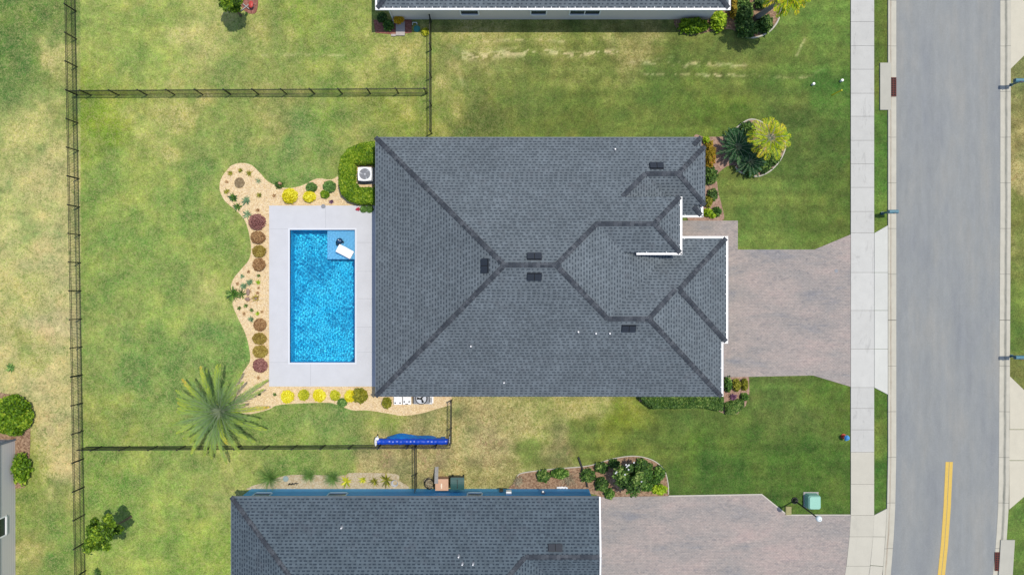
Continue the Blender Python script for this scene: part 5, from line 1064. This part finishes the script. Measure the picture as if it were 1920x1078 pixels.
# plants behind the blue house
for (px, py, r, lf, lb) in ((503, 898, 23, 'olive', 'wide wispy grass clump by the first window of the blue house'), (576, 894, 13, 'olive', 'small wispy grass clump between the windows of the blue house'), (621, 899, 16, 'olive', 'middle wispy grass clump above the second window of the blue house')):
    rr = np.random.default_rng(px); x, y = P(px, py, .5); rays = [((rr.normal()*.05, rr.normal()*.05, 0), rr.uniform(0, 6.28), r/PM*rr.uniform(.8, 1.5), rr.uniform(.5, 1.35), rr.uniform(.8, 1.5), .012, float(np.clip(rr.random()-.1, 0, 1))) for _ in range(260)]
    V, F, T = blades(rays, .01, 5); V[:, 2] = np.maximum(V[:, 2], 0); o = npmesh('ornamental_grass', V, F, L['mid'], tone=T); o.location = (x, y, .03); tag(o, lb, 'plant', 'wispy grass clumps behind the blue house')
for (px, py, r, w_, lf, lb) in ((649, 903, 12, .11, 'ygreen', 'squat yellow green spiky plant in the pale gravel'), (680, 900, 8, .08, 'ygreen', 'pale faint spiky plant in the pale gravel'), (701.5, 903, 10, .08, 'olive', 'upright narrow spiky plant in the pale gravel'), (724, 900, 14, .12, 'olive', 'largest dark tipped spiky plant in the pale gravel')):
    rosette('spiky_plant', lb, 'plant', px, py, r, lf, 11, .5, .5, w_, 'spiky plants in the pale gravel')
x, y = P(740, 906, .2); mb = MB()
for i in range(7): a = i*.9; mb.tube([(.22*math.cos(t)*(.7+.05*i), .22*math.sin(t)*(.7+.05*i), .03+.03*i) for t in np.linspace(a, a+5.5, 18)], .012, 6)
tag(mb.build('coiled_hose', M['lgrey'], loc=(x, y, .03)), 'loosely coiled grey hose on the pale gravel', 'hose')
x, y = P(536, 897); mb = MB(); mb.cyl((0, 0), .2, 0, .05, 14, .18); tag(mb.build('stepping_stone', plain('blue_grey_stone', K(160, 180, 178), .8), loc=(x, y, .03)), 'blue grey round stone between the wispy grass clumps', 'stone')
x, y = P(548, 908, .15); mb = MB()
for i in range(4): mb.tube([(-.28+i*.18, -.07, 0), (-.24+i*.18, .03, .12+.03*(i % 2)), (-.17+i*.18, .08, 0)], .022, 6)
mb.tube([(-.28, 0, .1), (0, .02, .16), (.3, .1, .12)], .03, 6); tag(mb.build('garden_edging', M['black'], loc=(x, y, .03)), 'black wrought iron scroll ornament lying in the pale gravel', 'ornament')

# bins, planks and bits by the blue house
def bin_(px, py, body, lid, label, wide=.36, name='wheelie_bin'):
    x, y = P(px, py, 1.0); r = thing(name, label, 'bin', (x, y, 0)); mb = MB(); n0 = 0
    mb.v += [(-wide*.78, -.27, .06), (wide*.78, -.27, .06), (wide*.78, .27, .06), (-wide*.78, .27, .06), (-wide, -.36, .92), (wide, -.36, .92), (wide, .36, .92), (-wide, .36, .92)]
    for f in ((3, 2, 1, 0), (4, 5, 6, 7), (0, 1, 5, 4), (1, 2, 6, 5), (2, 3, 7, 6), (3, 0, 4, 7)): mb.f.append(f); mb.m.append(0)
    mb.build('body', body, r)
    mb = MB(); V = []
    for i in range(7):
        a = i/6; z = .93+.09*math.sin(math.pi*a); mb.face([(-wide-.03, -.40+.8*a, z), (wide+.03, -.40+.8*a, z), (wide+.03, -.40+.8*min(1, a+1/6), .93+.09*math.sin(math.pi*min(1, a+1/6))), (-wide-.03, -.40+.8*min(1, a+1/6), .93+.09*math.sin(math.pi*min(1, a+1/6)))]) if i < 6 else None
    mb.box(-wide-.03, wide+.03, -.40, .40, .90, .93); l = mb.build('lid', lid, r); mb = MB(); mb.bar((-wide+.02, .43, .93), (wide-.02, .43, .93), .04, .04); mb.box(-.02, .02, -.3, .3, 1.022, 1.028) ; mb.build('handle', M['black'], l)
    for s_ in (-1, 1): mb = MB(); mb.tube([(s_*wide*.8, .26, .11), (s_*wide*.8+s_*.06, .26, .11)], .11, 14); mb.build('wheel', M['black'], r)
bin_(857.5, 907, M['bin'], M['bin'], 'dark green wheelie bin with ridged lid against the blue wall', .42)
x, y = P(829, 908, .75); bx_ = thing('storage_box', 'tan box with a cream strip standing between the plank and the green bin', 'box', (x, y, 0))
mb = MB(); mb.box(-.42, .38, -.36, .34, .02, .72); mb.build('body', M['tan'], bx_); mb = MB(); mb.box(-.45, .41, -.39, .37, .72, .78); mb.build('lid', plain('tan_lid', (.52, .32, .21, 1), .8), bx_); mb = MB(); mb.box(-.08, .0, -.25, .08, .781, .80); mb.build('strip', plain('cream_strip', (.72, .62, .48, 1), .8), bx_)
mb = MB(); a = P(818.8, 875, .05); b = P(818.3, 905, .9); mb.bar((a[0], a[1], .06), (b[0], b[1], 1.02), .24, .04); tag(mb.build('plank', M['wood']), 'grey wooden plank leaning up onto the tan box', 'plank')
x, y = P(803, 908, .5); bk = thing('scrap_pile', 'dark pile of tangled wire and leaves beside the plank', 'pile', (x, y, 0))
mb = MB()
for i in range(4): mb.tube([(.30*math.cos(t)+.02*i, .33*math.sin(t), .12+.10*i+.03*math.sin(t*3)) for t in np.linspace(0, 6.0, 20)], .018, 6)
mb.build('wire_loop', M['black'], bk); V, F = quads(puff((0, 0, .1), .27, .3, .35, 170, jit=.3), np.full(170, .10)); npmesh('dead_leaves', V, F, L['twig'], bk, tone=np.repeat(tones(170), 4))

# top neighbour's side yard
x, y = P(747, 36, .5); mm = thing('flower_pot', 'yellow flowers in a round pot by the top house downpipe', 'flower pot', (x, y, 0)); mb = MB(); mb.cyl((0, 0), .16, 0, .4, 16, .24); mb.build('pot', M['grey'], mm)
C = puff((0, 0, .42), .33, .30, .16, 320, jit=.12); V, F = quads(C, np.full(320, .085)); npmesh('blossoms', V, F, m_leaf('gold_petal', [(0, g(170, 130, 10)), (.5, g(220, 176, 20)), (1, g(246, 216, 60))]), mm, tone=np.repeat(tones(320), 4))
for (px, py, r, lf, lb) in ((716, 32, 9, 'dark', 'very dark bush under the corner of the top house'), (728, 47, 10, 'green', 'green bush below the very dark one at the top house corner')): shrub('shrub', lb, 'shrub', px, py, r, .5, lf, 320, lf=.09, jit=.15)
mb = MB(); x, y = P(751, 55); mb.box(-.30, .30, -.46, .46, 0, .06); mb.box(-.62, -.31, -.50, -.36, 0, .055); tag(mb.build('paving_slab', plain('pale_slab', K(205, 196, 190), .85), loc=(x, y, .03)), 'pale paving slabs leading up to the yellow flowers', 'paving slab')
x, y = P(782, 55); mb = MB(); mb.cyl((0, 0), .23, 0, .08, 20, .21); mb.cyl((0, 0), .17, .08, .10, 20); tag(mb.build('valve_cover', M['tealid'], loc=(x, y, .03)), 'round teal valve lid in the mulch below the top house', 'lid')
mb = MB(); x, y = P(778, 45); mb.tube([(-.15, -.1, .03), (-.15, .06, .03), (.12, .06, .03), (.16, -.08, .03)], .03, 8); tag(mb.build('pipe_bend', M['white'], loc=(x, y, .03)), 'white pipe bend just above the teal lid', 'pipe')
shrub('shrub', 'pale lime tuft between the teal lid and the fence', 'shrub', 797, 60, 8, .3, 'ygreen', 160, lf=.06, tonebias=-.1)
shrub('shrub', 'lime edged dark bush below the right end of the top house wall', 'shrub', 1301, 47, 27, .8, 'lime', 1300, 13, lf=.11, jit=.18, tonebias=-.2)
shrub('shrub', 'bright lime bush at the right corner of the top house', 'shrub', 1349, 38, 14, .9, 'lime', 800, 18, lf=.11, jit=.16)
shrub('shrub', 'narrow orange yellow croton beside the top house gutter', 'shrub', 1376, 12, 6, 1.0, 'croton', 420, 20, lf=.09, jit=.16)
for (px, py, rx, ry, lb) in ((1396, 20, 16, 24, 'tall dark bush left of the leaning palm trunk'), (1402, 52, 20, 16, 'dark bush at the bottom of the bed with the leaning palm'), (1436, 44, 13, 15, 'dark bush right of the leaning palm trunk'), (1430, 4, 12, 9, 'dark bush above the leaning palm trunk at the top edge')):
    shrub('shrub', lb, 'shrub', px, py, rx, .8, 'dark', 800, ry, group='dark bushes in the bed with the leaning palm', lf=.12, jit=.18)
x, y = P(470, 8, .4); rd = thing('garden_chair', 'red garden seat at the top edge beside the small dark tree', 'seat', (x, y, 0)); mb = MB(); mb.ball((0, 0, .35), .16, .24, .07, 12, 8); mb.build('seat', M['red'], rd)
for a, b in ((-.1, -.12), (.1, -.12), (-.1, .12), (.1, .12)): mb = MB(); mb.bar((a, b, 0), (a*.8, b*.8, .34), .03, .03); mb.build('leg', M['grey'], rd)
mb = MB(); x, y = P(460, 16); mb.bar((-.25, -.2, .05), (.25, .2, .05), .06, .05); mb.bar((-.1, .25, .09), (.3, -.1, .09), .05, .05); tag(mb.build('timber_offcuts', M['wood'], loc=(x, y, .03)), 'crossed pale sticks in the red mulch beside the small tree', 'sticks')
rosette('small_plant', 'dark tuft in the lawn below the red mulch at the top edge', 'plant', 461, 25, 4, 'dark', 12, .6, .8, .06)
# left neighbour's shrubs
shrub('shrub', 'large rounded bright green bush at the left edge', 'shrub', 18, 780, 36, 1.1, 'hedge', 4200, 38, lf=.12, jit=.06, tonebias=.05)
shrub('shrub', 'small ragged green bush against the grey siding at the left edge', 'shrub', 38, 879, 16, .7, 'hedge', 900, 28, lf=.12, jit=.2)
rosette('weed', 'dark weed tuft in the bottom edge of the lower left yard', 'plant', 182, 1073, 8, 'dark', 20, .6, .8, .08)
rosette('weed', 'low green weed in the dry strip left of the long fence', 'plant', 18, 690, 9, 'mid', 30, .15, .2, .07)

# ------------------------------------------------------------------ street side objects
def mailbox(px, py, label, dirx=1, lt=True):
    # px,py: image position of the box middle at 1.1 m; dirx: side on which the road lies
    x, y = P(px, py, 1.1); r = thing('mailbox', label, 'mailbox', (x, y, 0), 'teal mailboxes along the kerb')
    mb = MB(); s = -dirx
    n = 10; prof = [(-.12, 0.95), (.12, .95)]+[(.12*math.cos(t), 1.1+.12*math.sin(t)) for t in np.linspace(0, math.pi, n)]
    for i in range(len(prof)):
        a, b = prof[i], prof[(i+1) % len(prof)]; mb.face([(-.30, a[0], a[1]), (.30, a[0], a[1]), (.30, b[0], b[1]), (-.30, b[0], b[1])])
    mb.face([(.30, a, z) for a, z in prof]); mb.face([(-.30, a, z) for a, z in prof[::-1]]); mb.build('box', M['tealb'], r)
    mb = MB(); xx = .303*dirx; mb.face([(xx, a*.92, (z-1.05)*.92+1.05) for a, z in (prof if dirx > 0 else prof[::-1])]); mb.build('door', M['teal'], r)
    mb = MB(); mb.box(-.05-.18*dirx, .05-.18*dirx, -.05, .05, -.02, .94); mb.box(-.09-.18*dirx, .09-.18*dirx, -.09, .09, 0, .14); mb.build('post', M['teal'], r)
    mb = MB(); mb.bar((-.18*dirx, 0, .45), (.16*dirx, 0, .9), .035, .05); mb.bar((-.28, 0, .925), (.28, 0, .925), .16, .03); mb.build('bracket', M['black'], r)
    mb = MB(); mb.box(-.02, .02, -.135, -.125, 1.1, 1.3); mb.box(-.02, .06, -.136, -.124, 1.25, 1.32); mb.build('flag', M['red'], r)
mailbox(1675, 397, 'teal mailbox at the left kerb beside the apron of the middle driveway', 1)
mailbox(1911.5, 151, 'teal mailbox at the right kerb near the top, in dry grass', -1)
mailbox(1912, 670, 'teal mailbox at the right kerb beside the pale driveway', -1)
# yard lamp
x, y = P(1490, 938); lp = thing('lamp_post', 'black lamp post with a white globe by the bottom driveway', 'lamp post', (x, y, 0)); LH = 3.62
mb = MB(); mb.cyl((0, 0), .24, -.02, .06, 20, .22); mb.cyl((0, 0), .19, .06, .30, 16, .11); mb.build('base', M['black'], lp); mb = MB(); mb.cyl((0, 0), .055, .3, LH-.25, 14, .04); mb.cyl((0, 0), .09, LH-.25, LH-.17, 14, .12); mb.build('pole', M['black'], lp)
mb = MB(); mb.ball((0, 0, LH), .19, .19, .19, 20, 12); gl = mb.build('globe', M['globe'], lp, True); mb = MB(); mb.cyl((0, 0), .04, LH+.17, LH+.23, 10, .015); mb.build('finial', M['black'], gl)
x, y = P(1527.5, 942, .6); ut = thing('utility_box', 'mint green utility cabinet beside the lamp post', 'utility box', (x, y, 0)); mb = MB(); n0 = len(mb.v)
def rbox(mb, a, b, z, c): return [(-a+c, -b, z), (a-c, -b, z), (a, -b+c, z), (a, b-c, z), (a-c, b, z), (-a+c, b, z), (-a, b-c, z), (-a, -b+c, z)]
l0 = rbox(mb, .44, .48, 0, .10); l1 = rbox(mb, .42, .46, .55, .10); l2 = rbox(mb, .35, .40, .68, .08)
for A_, B_ in ((l0, l1), (l1, l2)):
    for i in range(8): j = (i+1) % 8; mb.face([A_[i], A_[j], B_[j], B_[i]])
mb.face(l2); mb.build('cabinet', M['mint'], ut); mb = MB(); mb.box(-.5, .5, -.54, .54, -.02, .05); mb.build('pad', M['wood'], ut); mb = MB(); mb.box(-.04, .04, -.50, -.465, .2, .34); mb.build('lock', M['grey'], ut)
x, y = P(1478.5, 957, .1); mb = MB(); mb.box(-.19, .19, -.28, .27, 0, .12); mb.box(-.15, .15, -.24, .23, .12, .135); tag(mb.build('handhole_box', plain('tan_plastic', K(176, 170, 118), .8), loc=(x, y, 0)), 'tan rectangular box in the grass left of the utility cabinet', 'box')
x, y = P(1581, 817.5); hy_ = thing('fire_hydrant', 'red fire hydrant with a blue top at the sidewalk edge', 'fire hydrant', (x, y, 0))
mb = MB(); mb.cyl((0, 0), .17, 0, .06, 16); mb.cyl((0, 0), .11, .06, .5, 16, .10); mb.build('barrel', M['red'], hy_); mb = MB(); mb.cyl((0, 0), .17, .50, .54, 16, .17); mb.ball((0, 0, .54), .155, .155, .17, 16, 8); mb.cyl((0, 0), .03, .68, .77, 6); mb.build('bonnet', M['hblue'], hy_)
for d in ((1, 0, .07), (-1, 0, .07), (0, -1, .09)): mb = MB(); mb.tube([(d[0]*.08, d[1]*.08, .38), (d[0]*.2, d[1]*.2, .38)], d[2], 12); mb.build('outlet', M['red'] if d[1] == 0 else M['hblue'], hy_)
mb = MB(); x, y = P(1568, 174.5, .4); mb.tube([(-.12, -.05, -.4), (.0, 0, .0), (.16, .05, .45)], .045, 10); tag(mb.build('marker_post', plain('yellow_plastic', (.62, .55, .03, 1), .5), loc=(x, y, .4)), 'yellow marker post in the grass near the top sidewalk', 'marker')
for (px, py, lb) in ((1525.5, 157.5, 'small white cap in the grass left of the yellow marker'), (1579, 151, 'white capped pipe in the grass above the yellow marker')):
    x, y = P(px, py, .2); mb = MB(); mb.cyl((0, 0), .07, 0, .2, 12); mb.cyl((0, 0), .10, .2, .27, 12, .08); tag(mb.build('cleanout_cap', M['white'], loc=(x, y, 0)), lb, 'pipe cap', 'white pipe caps in the front lawn')
x, y = P(1567, 508); mb = MB(); mb.cyl((0, 0), .12, 0, .012, 20); mb.cyl((0, 0), .07, .012, .018, 16); tag(mb.build('drain_cover', M['grey'], loc=(x, y, .062)), 'small round dark lid set in the middle driveway', 'lid')
def inlet(label, slab, gx0, gx1, gy0, gy1):
    c = P((gx0+gx1)/2, (gy0+gy1)/2); r = thing('storm_drain', label, 'storm drain', (c[0], c[1], 0), 'storm drains at the kerbs')
    mb = MB(); q = [P(*p) for p in slab]; mb.face([(a-c[0], b-c[1], .10) for a, b in q[::-1]])
    for i in range(4): a, b = q[i], q[(i+1) % 4]; mb.face([(a[0]-c[0], a[1]-c[1], .10), (b[0]-c[0], b[1]-c[1], .10), (b[0]-c[0], b[1]-c[1], -.05), (a[0]-c[0], a[1]-c[1], -.05)])
    mb.build('concrete_top', M['joint2'], r)
    a, b = P(gx0, gy0), P(gx1, gy1); x0, x1, y1, y0 = a[0]-c[0], b[0]-c[0], a[1]-c[1], b[1]-c[1]
    mb = MB(); mb.box(x0-.02, x1+.02, y0-.02, y1+.02, .0, .045); mb.build('pit', M['ventd'], r)
    mb = MB(); n = 8
    for i in range(n+1): yy = y0+(y1-y0)*i/n; mb.box(x0, x1, yy-.033, yy+.033, .05, .075)
    for xx in (x0+.02, (x0+x1)/2, x1-.02): mb.box(xx-.025, xx+.025, y0, y1, .046, .070)
    mb.build('grate', M['rust'], r)
M['joint2'] = m_conc('inlet_concrete', K(205, 202, 188), .08, .1)
inlet('storm drain with rusty grate at the left kerb near the top', [(1649, 119), (1669, 119), (1669, 207), (1649, 207)], 1668.5, 1679.5, 147, 181)
inlet('storm drain with rusty grate at the right kerb, bottom corner', [(1875, 1011), (1901, 1011), (1896, 1090), (1870, 1090)], 1864.5, 1874, 1035, 1068)
